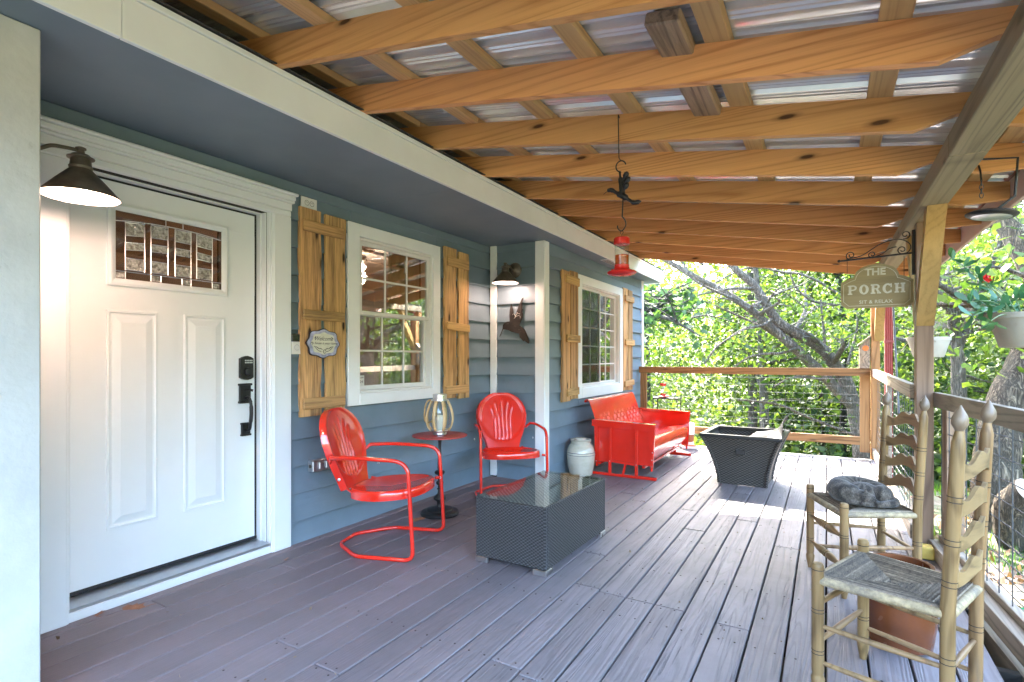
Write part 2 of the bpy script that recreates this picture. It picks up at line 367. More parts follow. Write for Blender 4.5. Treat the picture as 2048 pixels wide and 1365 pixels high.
MT['nectar'] = glass('amber_nectar', (.85, .35, .06), 1.4, 1.0)
MT['screen'] = glass('window_screen', (.72, .73, .73), 1.05, .4, .3)
def rough_glass():
    t = NT('textured_glass'); v = t.coords((60, 60, 60)); n = t.noise(v, 1.0, 3, .6)
    t.lk(t.ramp(n, [(.35, (.20, .18, .16)), (.65, (.62, .60, .56))]), t.b.inputs['Base Color']); t.set('Roughness', .12); t.set('Metallic', .25)
    t.bump(n, 1.0, .01); return t.m
MT['rglass'] = rough_glass()
# ---------------------------------------------------------------- ground
def sstep(a, b, x): t = min(max((x-a)/(b-a), 0), 1); return t*t*(3-2*t)
def gz(x, y):
    z = -.5 - .10*sstep(4, 9, x) - 2.6*sstep(8.6, 15, y)*(1-.55*sstep(4, 9, x)) + .04*math.sin(x*1.3+y*.7) + .05*math.sin(y*.9-x*.5)
    d = math.hypot(x-2, y-2); ang = sstep(24, 80, d)
    return z + 15*ang
def ground_mat():
    t = NT('leafy_ground'); v = t.coords((1, 1, 1), False); n = t.noise(v, .8, 6, .65); n2 = t.noise(v, 9, 5, .7)
    c = t.ramp(n2, [(.3, (.06, .048, .03)), (.5, (.17, .13, .095)), (.7, (.26, .21, .165))])
    c = t.mix(t.ramp(n, [(.42, 0.0), (.52, .85)]), c, (.045, .07, .018))
    t.lk(c, t.b.inputs['Base Color']); t.set('Roughness', .9); t.bump(n2, .6, .03); return t.m
g = MB(); ns = 110
def gp(i): s = (i/ns-.5)*2; return 160*s*abs(s)**1.3
g.add([(gp(i)+4, gp(j)+6, gz(gp(i)+4, gp(j)+6)) for i in range(ns+1) for j in range(ns+1)],
      [(i*(ns+1)+j, (i+1)*(ns+1)+j, (i+1)*(ns+1)+j+1, i*(ns+1)+j+1) for i in range(ns) for j in range(ns)])
g.build('ground', ground_mat(), smooth=60, kind='structure')
# ---------------------------------------------------------------- deck
deck = bpy.data.objects.new('deck', None); COL.objects.link(deck); deck['kind'] = 'structure'; deck.location = (1.8, 3, 0); ORG['deck'] = Vector((1.8, 3, 0))
def flare(y): return 3.60 + max(0, 4.25-y)*.089
P0 = .078; PW = .1467; Y0 = -1.6; Y1 = 7.60
SEAMS = {1.80: [3.15], 1.94: [1.83, 2.68, 5.6], 2.08: [2.65, 1.80, 4.43], 2.21: [2.65, 3.94, 6.6], 2.36: [2.65, 5.2], 2.48: [.4, 4.36], 2.65: [2.61, 5.9],
         2.77: [3.87, 6.9], .77: [2.86, 5.4], 1.07: [1.49, 4.2], 1.37: [1.45, 5.0], .30: [2.05], 2.93: [1.2, 4.9], 3.07: [3.3, 6.2], 1.52: [.3, 4.7], 1.22: [3.0, 5.9], .45: [.2, 4.0], .6: [3.4, 6.3]}
nails = MB()
def nail(x, y): nails.lathe([(.0045, .0), (.0045, .0012), (.0, .0014)], 6, (x, y, .0005))
k = -1
while True:
    x0 = P0 + PW*(k-1); x1 = x0 + PW
    if x0 > 4.02: break
    gap = .0035 if x0 < 1.3 else .0058
    ya, yb = Y0, Y1
    if x1 > 3.60:
        yb = 4.25 - (x1-3.60)/.089 - .02
        if yb < Y0+.5: break
    if x0 < .5: yb = 4.68
    if -.3 < x0 < -.0: pass
    mid = (x0+x1)/2; cuts = [c for q, cs in SEAMS.items() if abs(q-mid) < .068 for c in cs]
    if not cuts and x0 > -.1: cuts = [random.uniform(.5, 3.0), random.uniform(4, 6.5)]
    cuts = [c for c in sorted(cuts) if ya+.3 < c < yb-.3]
    ed = [ya] + cuts + [yb]
    for a, b in zip(ed[:-1], ed[1:]):
        dz = random.uniform(-.0018, .0012)
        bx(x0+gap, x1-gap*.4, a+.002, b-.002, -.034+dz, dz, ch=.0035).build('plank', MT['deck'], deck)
        for yy in [a+.02, b-.02] + [q for q in np.arange(-1.2, 7.5, .61) if a+.1 < q < b-.1]:
            if x0 > .9:
                for fx in (.25, .75): nail(x0+PW*fx+random.uniform(-.008, .008), yy+random.uniform(-.008, .008))
    k += 1
x = .66
while x < 3.62:      # cross boards on the far edge
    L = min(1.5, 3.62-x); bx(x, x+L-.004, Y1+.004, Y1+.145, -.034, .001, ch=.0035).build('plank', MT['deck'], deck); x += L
nails.build('nail_heads', MT['groove'], deck, kind='stuff')
for y in np.arange(-1.4, 7.6, .61):
    bx(-.05, flare(y)-.03, y-.019, y+.019, -.20, -.037).build('joist', MT['under'], deck)
bx(.6, 3.62, 7.735, 7.77, -.25, -.036).build('rim_board', MT['rail_y'], deck)
rim = MB().prism([(3.56, 7.73), (3.60, 7.73), (3.60, 4.25), (flare(-1.6), -1.6), (flare(-1.6)-.04, -1.6), (3.56, 4.25)], -.25, -.036, lambda u, v, d: (u, v, d)); rim.build('rim_board', MT['rail_y'], deck)
for x_, y_ in ((3.5, 7.6), (3.5, 4.1), (1.2, 7.6), (3.9, .2), (1.2, 3.4), (2.0, -1.4)):
    bx(x_-.06, x_+.06, y_-.06, y_+.06, gz(x_, y_)-.1, -.205).build('pier', MT['under'], deck)

# ---------------------------------------------------------------- house
house = thing('house', 'blue lap sided house with white trim, door and shuttered windows', 'house', (0, 4.0, gz(0, 4)))
def hp(mb, name, mat, parent=None, **k): return mb.build(name, MT[mat] if isinstance(mat, str) else mat, parent or house, **k)
ZR = [2.308, 2.124, 1.944, 1.764, 1.584, 1.404, 1.224, 1.044, .864, .684, .504, .324, .144, -.02]
def siding_run(axis, const, a, b, sgn=1):
    for i in range(len(ZR)-1):
        zt, zb = ZR[i], ZR[i+1]
        pr = [(-.018, zb), (.017, zb), (.0175, zb+.003), (-.011, zt+.02), (-.018, zt+.02)]
        if axis == 'y': f = lambda u, v, d: (const+u, d, v)
        else: f = lambda u, v, d: (d, const-u*sgn, v)
        hp(MB().prism(pr, a, b, f), 'siding_board', 'siding' if axis == 'y' else 'siding_x')
siding_run('y', 0.0, .78, 1.0); siding_run('y', 0.0, 2.25, 2.80)
siding_run('y', 0.0, 3.80, 4.698)
def siding_cut(const, a, b, zlo, zhi):
    for i in range(len(ZR)-1):
        zt, zb = ZR[i], ZR[i+1]
        if zb > zhi-.02 or zt < zlo+.02:
            pr = [(-.018, zb), (.017, zb), (.0175, zb+.003), (-.011, zt+.02), (-.018, zt+.02)]
            hp(MB().prism(pr, a, b, lambda u, v, d: (const+u, d, v)), 'siding_board', 'siding')
        else:
            if zt > zhi: hp(bx(const-.018, const+.003, a, b, zhi-.02, zt+.02), 'siding_board', 'siding')
            if zb < zlo: hp(MB().prism([(-.018, zb), (.017, zb), (.0175, zb+.003), (.002, zlo+.02), (-.018, zlo+.02)], a, b, lambda u, v, d: (const+u, d, v)), 'siding_board', 'siding')
siding_cut(0.0, 2.80, 3.80, .90, 2.17)
siding_run('x', 4.70, .089, .536)                      # jog wall facing the camera
siding_run('x', .77, -.02, .56, -1)                  # return wall by the door, facing away
for a, b in ((4.76, 5.53), (6.95, 7.90)): siding_run('y', .62, a, b)
siding_cut(.62, 5.53, 6.95, .80, 2.11)
siding_run('y', .62, -2.0, .70)
siding_run('x', 7.95, -5.0, .57, -1)
# sheathing behind the boards
sh = MB()
for a in [(-.14, -.018, .60, 1.08, -.4, 2.6), (-.14, -.018, 1.08, 2.13, 2.13, 2.6), (-.14, -.018, 2.13, 2.86, -.4, 2.6), (-.14, -.018, 2.86, 3.74, -.4, .93), (-.14, -.018, 2.86, 3.74, 2.12, 2.6), (-.14, -.018, 3.74, 4.80, -.4, 2.6),
          (-.02, .602, 4.718, 4.80, -.4, 2.6), (.50, .602, 4.80, 5.58, -.4, 2.6), (.50, .602, 5.58, 6.86, -.4, .88), (.50, .602, 5.58, 6.86, 2.05, 2.6), (.50, .602, 6.86, 7.93, -.4, 2.6),
          (-.14, .602, .68, .752, -.4, 2.6), (.50, .602, -2.0, .68, -.4, 2.6), (-5, .602, 7.85, 7.932, -.4, 2.6), (-5, -4.9, -2, 7.9, -.4, 2.6), (-5, .55, -2.05, -2.0, -.4, 2.6)]: sh.box(*a, ch=0)
hp(sh, 'sheathing', 'under')
# trim
hp(bx(-.006, .006, .79, 4.69, 2.300, 2.368), 'frieze_board', 'siding'); hp(bx(.05, .56, 4.692, 4.704, 2.300, 2.368), 'frieze_board', 'siding_x')
hp(bx(.616, .630, 4.79, 7.90, 2.255, 2.368), 'frieze_board', 'siding')
hp(bx(.0185, .088, 4.668, 4.699, .012, 2.368), 'corner_trim', 'white')
hp(bx(.537, .640, 4.680, 4.699, .0, 2.368), 'corner_trim', 'white'); hp(bx(.618, .642, 4.700, 4.785, .0, 2.367), 'corner_trim', 'white')
hp(bx(.618, .642, 7.885, 7.972, .0, 2.368), 'corner_trim', 'white'); hp(bx(.53, .617, 7.952, 7.972, .0, 2.368), 'corner_trim', 'white')
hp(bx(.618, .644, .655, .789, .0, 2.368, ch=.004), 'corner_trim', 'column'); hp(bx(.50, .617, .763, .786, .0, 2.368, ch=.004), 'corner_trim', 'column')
hp(bx(-.02, .068, .753, .775, .0, 2.368), 'corner_trim', 'white')
for a, b in ((-2.2, .35), (.352, 2.95), (2.952, 5.35), (5.352, 8.28)): hp(bx(-.12, .826, a, b, 2.370, 2.385, ch=.001), 'soffit_panel', 'soffit')
FS = [-2.2, .95, 4.55, 6.55, 8.30]
for a, b in zip(FS[:-1], FS[1:]): hp(bx(.827, .849, a+.001, b-.001, 2.362, 2.520, ch=.002), 'fascia', 'white')
hp(bx(.827, .856, -2.2, 8.302, 2.523, 2.548, ch=.002), 'fascia_cap', 'white')
hp(bx(-5, .848, 8.281, 8.301, 2.362, 2.520), 'fascia', 'white')
vent = bx(.72, .81, 5.97, 6.42, 2.366, 2.3695, ch=.0005); v_ = hp(vent, 'soffit_vent', 'white')
for i in range(7): hp(bx(.728+i*.0115, .733+i*.0115, 5.99, 6.40, 2.3645, 2.3662, ch=0), 'slot', 'plastic_b', v_)
# house roof: courses of shingles climbing from the eave
for i in range(14):
    x1 = .872 - i*.14; z1 = 2.549 + i*.14*.33
    hp(MB().prism([(x1, z1), (x1, z1+.006), (x1-.30, z1+.30*.33+.006), (x1-.30, z1+.30*.33)], -2.2, 8.33, lambda u, v, d: (u, d, v)), 'shingle_course', 'shingle')
hp(MB().prism([(.84, 2.54), (-4.2, 4.2), (-4.2, 4.1), (.84, 2.50)], -2.2, 8.29, lambda u, v, d: (u, d, v)), 'roof_deck', 'under')
# ---- front door
door = hp(bx(-.135, -.09, 1.137, 2.098, .100, 1.610, ch=.001).box(-.135, -.09, 1.137, 2.098, 1.982, 2.110, ch=.001).box(-.135, -.09, 1.137, 1.318, 1.6095, 1.9825, ch=0).box(-.135, -.09, 1.893, 2.098, 1.6095, 1.9825, ch=0), 'door', 'door')
def ring(y0, y1, z0, z1, w, prof, x):          # moulded rectangular ring on a wall facing +x; prof: list (t 0..1 outwards->inwards, height)
    m = MB(); vs = []; n = len(prof)
    for t_, h in prof:
        o = w*t_
        vs += [(x+h, y0+o, z0+o), (x+h, y1-o, z0+o), (x+h, y1-o, z1-o), (x+h, y0+o, z1-o)]
    fs = [(i*4+k, i*4+(k+1) % 4, (i+1)*4+(k+1) % 4, (i+1)*4+k) for i in range(n-1) for k in range(4)]
    return m.add(vs, fs)
for y0, y1 in ((1.29, 1.531), (1.665, 1.906)):
    pn = ring(y0, y1, .355, 1.463, .062, [(0, -.0005), (.05, .006), (.20, .0075), (.28, .0015), (.42, .0005), (1, .009), (1.001, .009)], -.09)
    o = .062; pn.add([(-.081, y0+o, .355+o), (-.081, y1-o, .355+o), (-.081, y1-o, 1.463-o), (-.081, y0+o, 1.463-o)], [(0, 1, 2, 3)])
    hp(pn, 'door_panel', 'door', door)
LY0, LY1, LZ0, LZ1 = 1.331, 1.881, 1.622, 1.970
hp(ring(1.293, 1.920, 1.586, 2.006, .038, [(0, -.0005), (.02, .012), (.35, .016), (.6, .013), (1, .004), (1.0, -.02)], -.09), 'lite_frame', 'door', door)
hp(bx(-.0895, -.0875, LY0-.004, LY1+.004, LZ0-.004, LZ1+.004, ch=0), 'lite_backing', MT['pane_dark'], door)
def archz(y, z): t = (y-LY0)/(LY1-LY0)*2-1; return z - .020*t*t
cols = [(1.374, 1.465), (1.495, 1.581), (1.618, 1.704), (1.736, 1.826)]
rows = [(1.862, 1.928), (1.788, 1.826), (1.672, 1.734)]
lead = MB()
for a, b in cols:
    for z0, z1 in rows:
        s_ = (1 if z0 > 1.7 else .4)
        q = [(a, archz(a, z0) if z0 > 1.7 else z0), (b, archz(b, z0) if z0 > 1.7 else z0), (b, archz(b, z1) if z0 > 1.7 else z1), (a, archz(a, z1) if z0 > 1.7 else z1)]
        hp(MB().prism(q, -.0872, -.0845, lambda u, v, d: (d, u, v)), 'glass_tile', MT['rglass'], door)
        lead.tube([(-.085, y, z) for y, z in q], .0022, 5, closed=True)
    for y in (a, b): lead.tube([(-.085, y, 1.668), (-.085, y, archz(y, 1.932))], .0022, 5)
lead.tube([(-.085, y, archz(y, 1.935)) for y in np.linspace(LY0, LY1, 14)], .0026, 5)
lead.tube([(-.085, LY0, 1.662), (-.085, LY1, 1.662)], .0026, 5)
for y in (1.374, 1.495, 1.545, 1.655, 1.704, 1.826): lead.tube([(-.085, y, LZ0), (-.085, y, 1.662)], .0022, 5)
for y in (1.57, 1.66): lead.tube([(-.085, y, 1.933), (-.085, y, LZ1)], .0022, 5)
hp(lead, 'lead_came', 'steel', door, smooth=60)
for y in (1.35, 1.52, 1.68, 1.85): hp(bx(-.087, -.083, y-.018, y+.018, 1.628, 1.655, ch=.002), 'glass_bevel', MT['rglass'], door)
# lock and handle set
lk = MB().prism([(1.992, 1.098), (2.010, 1.088), (2.036, 1.083), (2.060, 1.088), (2.076, 1.098), (2.076, 1.215), (2.06, 1.225), (2.036, 1.232), (2.010, 1.225), (1.992, 1.215)], -.09, -.066, lambda u, v, d: (d, u, v))
lock = hp(lk, 'keypad_lock', 'lock', door)
for r_ in range(2):
    for c_ in range(5): hp(bx(-.067, -.0635, 2.018+c_*.0105, 2.0255+c_*.0105, 1.186+r_*.013, 1.194+r_*.013, ch=.001), 'keypad_button', 'alu', door)
hp(MB().lathe([(.026, 0), (.026, .012), (.018, .016), (0, .016)], 18).xf(Matrix.Translation((-.066, 2.04, 1.135)) @ Matrix.Rotation(R(90), 4, 'Y')), 'lock_knob', 'lock', door, smooth=40)
hp(bx(-.09, -.075, 1.990, 2.066, .945, 1.06, ch=.004).box(-.09, -.068, 1.984, 2.072, 1.048, 1.062, ch=.004).box(-.09, -.068, 1.984, 2.072, .940, .954, ch=.004), 'handle_plate', 'lock', door)
hp(bx(-.09, -.075, 2.004, 2.062, .745, .815, ch=.003).box(-.09, -.070, 2.0, 2.066, .808, .82, ch=.003).box(-.09, -.07, 2.0, 2.066, .738, .75, ch=.003), 'handle_foot', 'lock', door)
hp(MB().tube(smooth_path([(-.075, 2.028, .972), (-.045, 2.03, .975), (-.028, 2.032, .94), (-.026, 2.034, .88), (-.034, 2.034, .82), (-.045, 2.034, .78), (-.075, 2.034, .772)], 5), [.009]*12+[.0115]*8+[.009]*11, 8), 'handle_grip', 'lock', door, smooth=60)
hp(MB().tube([(-.075, 2.03, 1.02), (-.04, 2.03, 1.024), (-.026, 2.045, 1.018)], [.005, .006, .008], 6), 'thumb_latch', 'lock', door, smooth=60)
hp(bx(-.105, -.086, 1.122, 2.112, .082, .101), 'door_sweep', 'rubber', door)
hp(bx(-.12, -.088, 1.122, 1.1365, .10, 2.122, ch=.001).box(-.12, -.094, 2.099, 2.114, .10, 2.122, ch=.001).box(-.12, -.094, 1.1366, 2.0985, 2.111, 2.122, ch=.001), 'weather_strip', 'rubber', door)
bk = MB()
for q in ((-.16, -.137, 1.05, 2.17, .0, 1.60), (-.16, -.137, 1.05, 2.17, 1.99, 2.2), (-.16, -.137, 1.05, 1.31, 1.60, 1.99), (-.16, -.137, 1.90, 2.17, 1.60, 1.99)): bk.box(*q, ch=0)
hp(bk, 'door_light_block', 'under')  # unseen panels added behind the door to stop room light leaking
# frame
fr = hp(bx(.0, .032, .982, 1.088, .0, 2.127, ch=.003), 'door_casing', 'door'); hp(bx(.0, .032, 2.150, 2.275, .0, 2.127, ch=.003), 'door_casing', 'door')
jm = MB()
for s_, ya in ((-1, 1.122), (1, 2.114)):
    steps = [(-.14, -.055, .0), (-.055, -.02, .010), (-.02, .012, .018), (.012, .026, .026)]
    for xa, xb, o in steps:
        e = ya + s_*o; jm.box(xa, xb, min(e, ya+s_*.06), max(e, ya+s_*.06), .0, 2.16, ch=.002)
hp(jm, 'door_jamb', 'door')
hj = MB()
for xa, xb, o in ((-.14, -.055, .0), (-.055, -.02, .010), (-.02, .012, .018)): hj.box(xa, xb, 1.06, 2.17, 2.122+o, 2.19, ch=.002)
hp(hj, 'head_jamb', 'door')
crown = MB()
for z0, z1, pr_, e in ((2.1275, 2.165, .034, 0), (2.166, 2.215, .036, .006), (2.2155, 2.232, .048, .018), (2.2325, 2.262, .054, .022), (2.2625, 2.281, .066, .034)):
    crown.box(-.005, pr_, .982-e, 2.275+e, z0, z1, ch=.006)
hp(crown, 'door_header', 'door')
hp(MB().prism([(-.13, .045), (.012, .045), (.012, .060), (-.02, .066), (-.13, .082)], 1.09, 2.148, lambda u, v, d: (u, d, v)), 'door_sill', 'alu')
hp(bx(-.10, .018, 1.089, 2.149, .0, .0445), 'sill_riser', 'door')
# ---- windows
def window_frame(name, x, y0, y1, z0, z1, ct, cb, cl, cr): 
    w = hp(bx(x+.004, x+.030, y0, y0+cl, z0, z1).box(x+.004, x+.030, y1-cr, y1, z0, z1).box(x+.004, x+.0305, y0+cl+.0005, y1-cr-.0005, z1-ct, z1).box(x+.004, x+.0305, y0+cl+.0005, y1-cr-.0005, z0, z0+cb), name, 'white'); return w
w1 = window_frame('window', 0, 2.756, 3.830, .868, 2.213, .092, .085, .112, .098)
def sash(w, x, y0, y1, z0, z1, st, nv, nh, mat='plastic_w'):
    hp(bx(x-.018, x+.012, y0, y0+st, z0, z1).box(x-.018, x+.012, y1-st, y1, z0, z1).box(x-.017, x+.0115, y0+st, y1-st, z0, z0+st).box(x-.017, x+.0115, y0+st, y1-st, z1-st, z1), 'sash', mat, w)
    ya, yb, za, zb = y0+st, y1-st, z0+st, z1-st
    hp(bx(x-.006, x-.002, ya-.004, yb+.004, za-.004, zb+.004, ch=0), 'pane', MT['pane'], w)
    for i in range(1, nv): y = ya+(yb-ya)*i/nv; hp(bx(x-.0015, x+.0055, y-.008, y+.008, za, zb, ch=.002), 'muntin', mat, w)
    for i in range(1, nh): z = za+(zb-za)*i/nh; hp(bx(x-.0012, x+.0058, ya, yb, z-.008, z+.008, ch=.002), 'muntin', mat, w)
hp(bx(-.10, .012, 2.869, 2.888, .954, 2.120).box(-.10, .012, 3.712, 3.7315, .954, 2.120).box(-.10, .012, 2.8885, 3.7115, 2.100, 2.120).box(-.10, .016, 2.8885, 3.7115, .954, .972), 'window_liner', 'plastic_w', w1)
sash(w1, -.012, 2.889, 3.711, 1.545, 2.099, .030, 3, 2); sash(w1, -.046, 2.889, 3.711, .973, 1.575, .034, 3, 2)
stk = hp(bx(-.0475, -.0468, 2.925, 2.985, 1.008, 1.085, ch=0).xf(Matrix.Translation((.0, 0, 0))), 'sticker', 'plastic_w', w1)
hp(bx(-.016, -.004, 3.41, 3.435, 1.925, 2.03, ch=.003), 'alarm_sensor', 'plastic_w', w1)
w2 = window_frame('window', .62, 5.492, 6.988, .766, 2.148, .10, .115, .105, .115)
hp(bx(.53, .632, 5.597, 5.612, .881, 2.048).box(.53, .632, 6.858, 6.873, .881, 2.048).box(.53, .632, 5.6125, 6.8575, 2.032, 2.048).box(.53, .634, 5.6125, 6.8575, .881, .896), 'window_liner', 'plastic_w', w2)
sash(w2, .606, 5.613, 6.24, .897, 2.031, .030, 2, 5); sash(w2, .580, 6.17, 6.857, .897, 2.031, .034, 2, 5)
hp(bx(.6195, .6202, 5.643, 6.21, .927, 2.0, ch=0), 'insect_screen', MT['screen'], w2)
def shutter(x, boards, z0, z1, bats, lab, bw=.09):
    o = bpy.data.objects.new('shutter', None); COL.objects.link(o); o.parent = house; c = Vector((x+.02, (boards[0][0]+boards[-1][1])/2, z0)); o.location = c-ORG[house.name]; ORG[o.name] = c; o['label'] = lab
    for (a, b) in boards:
        m = MB(); n = 14; e0 = [random.uniform(-.006, .006) for _ in range(n+1)]; e1 = [random.uniform(-.006, .006) for _ in range(n+1)]
        dz = random.uniform(-.012, .012); zz = [z0+dz+(z1-z0)*i/n for i in range(n+1)]
        poly = [(a+e0[i], zz[i]) for i in range(n+1)] + [(b+e1[i], zz[i]+random.uniform(-.002, .002)) for i in range(n, -1, -1)]
        hp(m.prism(poly, x+.011, x+.031, lambda u, v, d: (d, u, v)), 'board', 'shutter', o)
    for (a, b, za, zb, tilt) in bats:
        M_ = Matrix.Translation((x+.042, (a+b)/2, (za+zb)/2)) @ Matrix.Rotation(R(tilt), 4, 'X')
        hp(bx(-.0105, .0105, -(b-a)/2, (b-a)/2, -(zb-za)/2, (zb-za)/2, ch=.004, M=M_), 'batten', 'shutter_y', o)
shutter(0, [(2.342, 2.512), (2.552, 2.728)], .82, 2.212, [(2.358, 2.70, 2.062, 2.136, .5), (2.356, 2.708, 1.474, 1.540, -.4), (2.358, 2.712, .878, .952, .4)], 'weathered board shutter beside the front door')
shutter(0, [(3.890, 4.070), (4.108, 4.272)], .838, 2.222, [(3.918, 4.250, 2.062, 2.144, -.6), (3.914, 4.262, 1.470, 1.542, -2.0), (3.892, 4.250, .886, .962, 1.2)], 'weathered board shutter beside the white corner trim')
shutter(.62, [(5.07, 5.268), (5.288, 5.478)], .765, 2.145, [(5.14, 5.48, 2.005, 2.095, -1.5), (5.16, 5.50, 1.385, 1.465, 0), (5.17, 5.47, .815, .895, 1.5)], 'weathered board shutter left of the far window')
shutter(.62, [(7.0, 7.19), (7.215, 7.40)], .770, 2.155, [(7.05, 7.42, 1.99, 2.07, 0), (7.06, 7.44, 1.39, 1.47, 0), (7.03, 7.42, .83, .91, 2)], 'weathered board shutter right of the far window')
# ---- room behind the glass
rm = MB()
for a in [(-4.8, -.15, .5, 4.9, -.02, .0), (-4.8, .49, 4.9, 7.8, -.02, .0), (-4.8, -4.7, -1.9, 7.8, 0, 2.7), (-4.7, -.15, .45, .5, 0, 2.7), (-4.7, .49, 7.78, 7.83, 0, 2.7)]: rm.box(*a, ch=0)
rm.box(-4.8, -.145, .5, 4.85, 2.55, 2.58, ch=0).box(-4.8, .49, 4.85, 7.8, 2.55, 2.58, ch=0)
hp(rm, 'room_shell', 'room')
def curtain(x, ya, yb, z0, z1):
    return MB().sheet(lambda u, v: (x+.03*math.sin(u*34)+.012*math.sin(u*71+1), ya+(yb-ya)*u+.01*math.sin(v*3+u*20)*(1-v), z0+(z1-z0)*v), 60, 6, .004)
hp(curtain(-.24, 3.44, 3.92, .3, 2.28), 'curtain', 'curtain', smooth=80)
hp(curtain(.40, 5.55, 5.95, .3, 2.2), 'curtain', 'curtain', smooth=80)
hp(bx(-4.69, -4.66, 3.0, 5.3, 1.50, 1.68), 'wall_sign', 'darkwood')
cf = MB().lathe([(.05, 2.54), (.02, 2.50), (.02, 2.47), (.09, 2.46), (.10, 2.40), (.05, 2.37)], 16, (-1.9, 4.7, 0))
for i in range(5):
    a = R(72*i+20); M_ = Matrix.Translation((-1.9, 4.7, 2.42)) @ Matrix.Rotation(a, 4, 'Z') @ Matrix.Rotation(R(10), 4, 'X'); cf.box(.10, .62, -.06, .06, -.004, .004, M=M_)
fan = hp(cf, 'ceiling_fan', 'darkwood', smooth=40)
hp(MB().lathe([(.0, 2.28), (.06, 2.29), (.09, 2.33), (.05, 2.372)], 16, (-1.9, 4.7, 0)), 'fan_light', emit('fan_globe', (1, .85, .7), 1.2), fan, smooth=60)
lt = bpy.data.lights.new('fan_lamp', 'POINT'); lt.energy = 5.0; lt.color = (1, .80, .66); lt.shadow_soft_size = .1
lo = bpy.data.objects.new('fan_lamp', lt); COL.objects.link(lo); lo.location = (-1.9, 4.7, 2.2)
# ---------------------------------------------------------------- porch roof
RS = .168
def rzb(x): return 2.55-RS*(x-.85)
roof = thing('porch_roof', 'open pine rafters and purlins under a corrugated metal porch roof', 'roof', (3.5, 4.2, 2.07))
def rp(mb, name, mat, parent=None, **k): return mb.build(name, MT[mat], parent or roof, **k)
RY = [-.78, -.17, .40, 1.0, 1.58, 2.11, 2.70, 3.30, 3.92, 4.55, 5.18, 5.80, 6.42, 7.04]
for i, y in enumerate(RY):
    low = [(.30, rzb(.30)+.07), (.55, rzb(.55)), (3.32, rzb(3.32)), (3.455, 2.172), (3.60, 2.160), (3.602, 2.10), (3.68, 2.085), (3.88, 2.088)]
    up = [(3.88, rzb(3.88)+.14), (.30, rzb(.30)+.14)]
    dx = random.uniform(-.0, .0); j = random.uniform(-.004, .004)
    m = MB().prism(low+up, y-.019, y+.019, lambda u, v, d: (u, d, v+j*(1-abs(u-2)/2)))
    rp(m, 'rafter', 'rafter')
for x in (.71, 1.16, 1.66, 2.155, 2.67, 3.205, 3.74):
    z = rzb(x)+.1405; M_ = Matrix.Translation((x, 0, z)) @ Matrix.Rotation(math.atan(RS), 4, 'Y')
    for a, b in ((-.82, 2.69), (2.695, 7.14)): rp(bx(-.046, .046, a, b, .0005, .036, ch=.003, M=M_), 'purlin', 'purlin')
M_ = Matrix.Translation((2.53, 0, rzb(2.53)+.1405)) @ Matrix.Rotation(math.atan(RS), 4, 'Y')
rp(bx(-.062, .062, 1.86, 2.74, -.035, .012, ch=.006, M=M_), 'patch_board', 'grey_wood')
# ribbed sheets, ribs running down the slope
def rib(y):
    q = (y % .2286)/.2286; h = 0
    for c in (.5,): h = max(h, .024*sstep(.11, .06, abs(q-c)))
    for c in (.18, .82, .30, .70): h = max(h, .006*sstep(.035, .015, abs(q-c)))
    return h
edges = [-.86, .06, .98, 1.90, 2.82, 3.74, 4.66, 5.58, 6.50, 7.16]
for a, b in zip(edges[:-1], edges[1:]):
    n = int((b-a)/.0095); L = .008
    f = lambda u, v, a=a, b=b: (-.25+(3.93+.25)*v, a+(b+L-a)*u, rzb(-.25+(3.93+.25)*v)+.1405+.0365+.0015*(a % 1)+rib(a+(b+L-a)*u))
    rp(MB().sheet(f, n, 6, None), 'metal_sheet', 'roof', smooth=30)
rp(bx(3.463, 3.597, -.85, 2.9, 2.072, 2.170, ch=.004), 'beam', 'beam'); rp(bx(3.463, 3.597, 2.902, 7.78, 2.072, 2.170, ch=.004), 'beam', 'beam')
rp(bx(3.882, 3.902, -.86, 7.17, 2.045, 2.195), 'eave_board', 'pink_board')
rp(MB().prism([(3.878, 2.232), (3.935, 2.222), (3.937, 2.180), (3.930, 2.180), (3.903, 2.190), (3.903, 2.205), (3.878, 2.224)], -.86, 7.18, lambda u, v, d: (u, d, v)), 'drip_edge', 'red_trim')
for i, y in enumerate(np.arange(-.3, 7.0, .62)): rp(bx(3.90, 3.934, y, y+.16, 2.166, 2.178, ch=.002), 'gutter_clip', 'alu')
# knee braces along the beam
def brace(y, s, mat='brace'):
    m = MB().prism([(y, 1.55), (y, 1.42), (y+s*.44, 2.0705), (y+s*.33, 2.0705)], 3.502, 3.592, lambda u, v, d: (d, u, v)); return rp(m, 'knee_brace', mat)
brace(4.204, -1); brace(4.308, 1); brace(7.70, -1)
rp(MB().prism([(.25, rzb(.25)+.02), (1.0, rzb(1.0)-.02), (1.0, rzb(1.0)+.17), (.25, rzb(.25)+.17)], -.88, -.862, lambda u, v, d: (u, d, v)), 'cavity_light_block', 'under')  # unseen board added to keep light out of the roof cavity
def post(x, y, z0, z1, lab, mat='post', name='porch_post', w=.045):
    p = bx(x-w, x+w, y-w, y+w, z0, z1, ch=.004).build(name, MT[mat]); return tag(p, lab, 'post', 'porch posts')
post(3.547, 4.256, .001, 2.0715, 'weathered square porch post the hanging sign is bolted to')
post(3.515, 7.745, .001, 2.0715, 'square porch post at the far corner of the deck', 'rail_z')
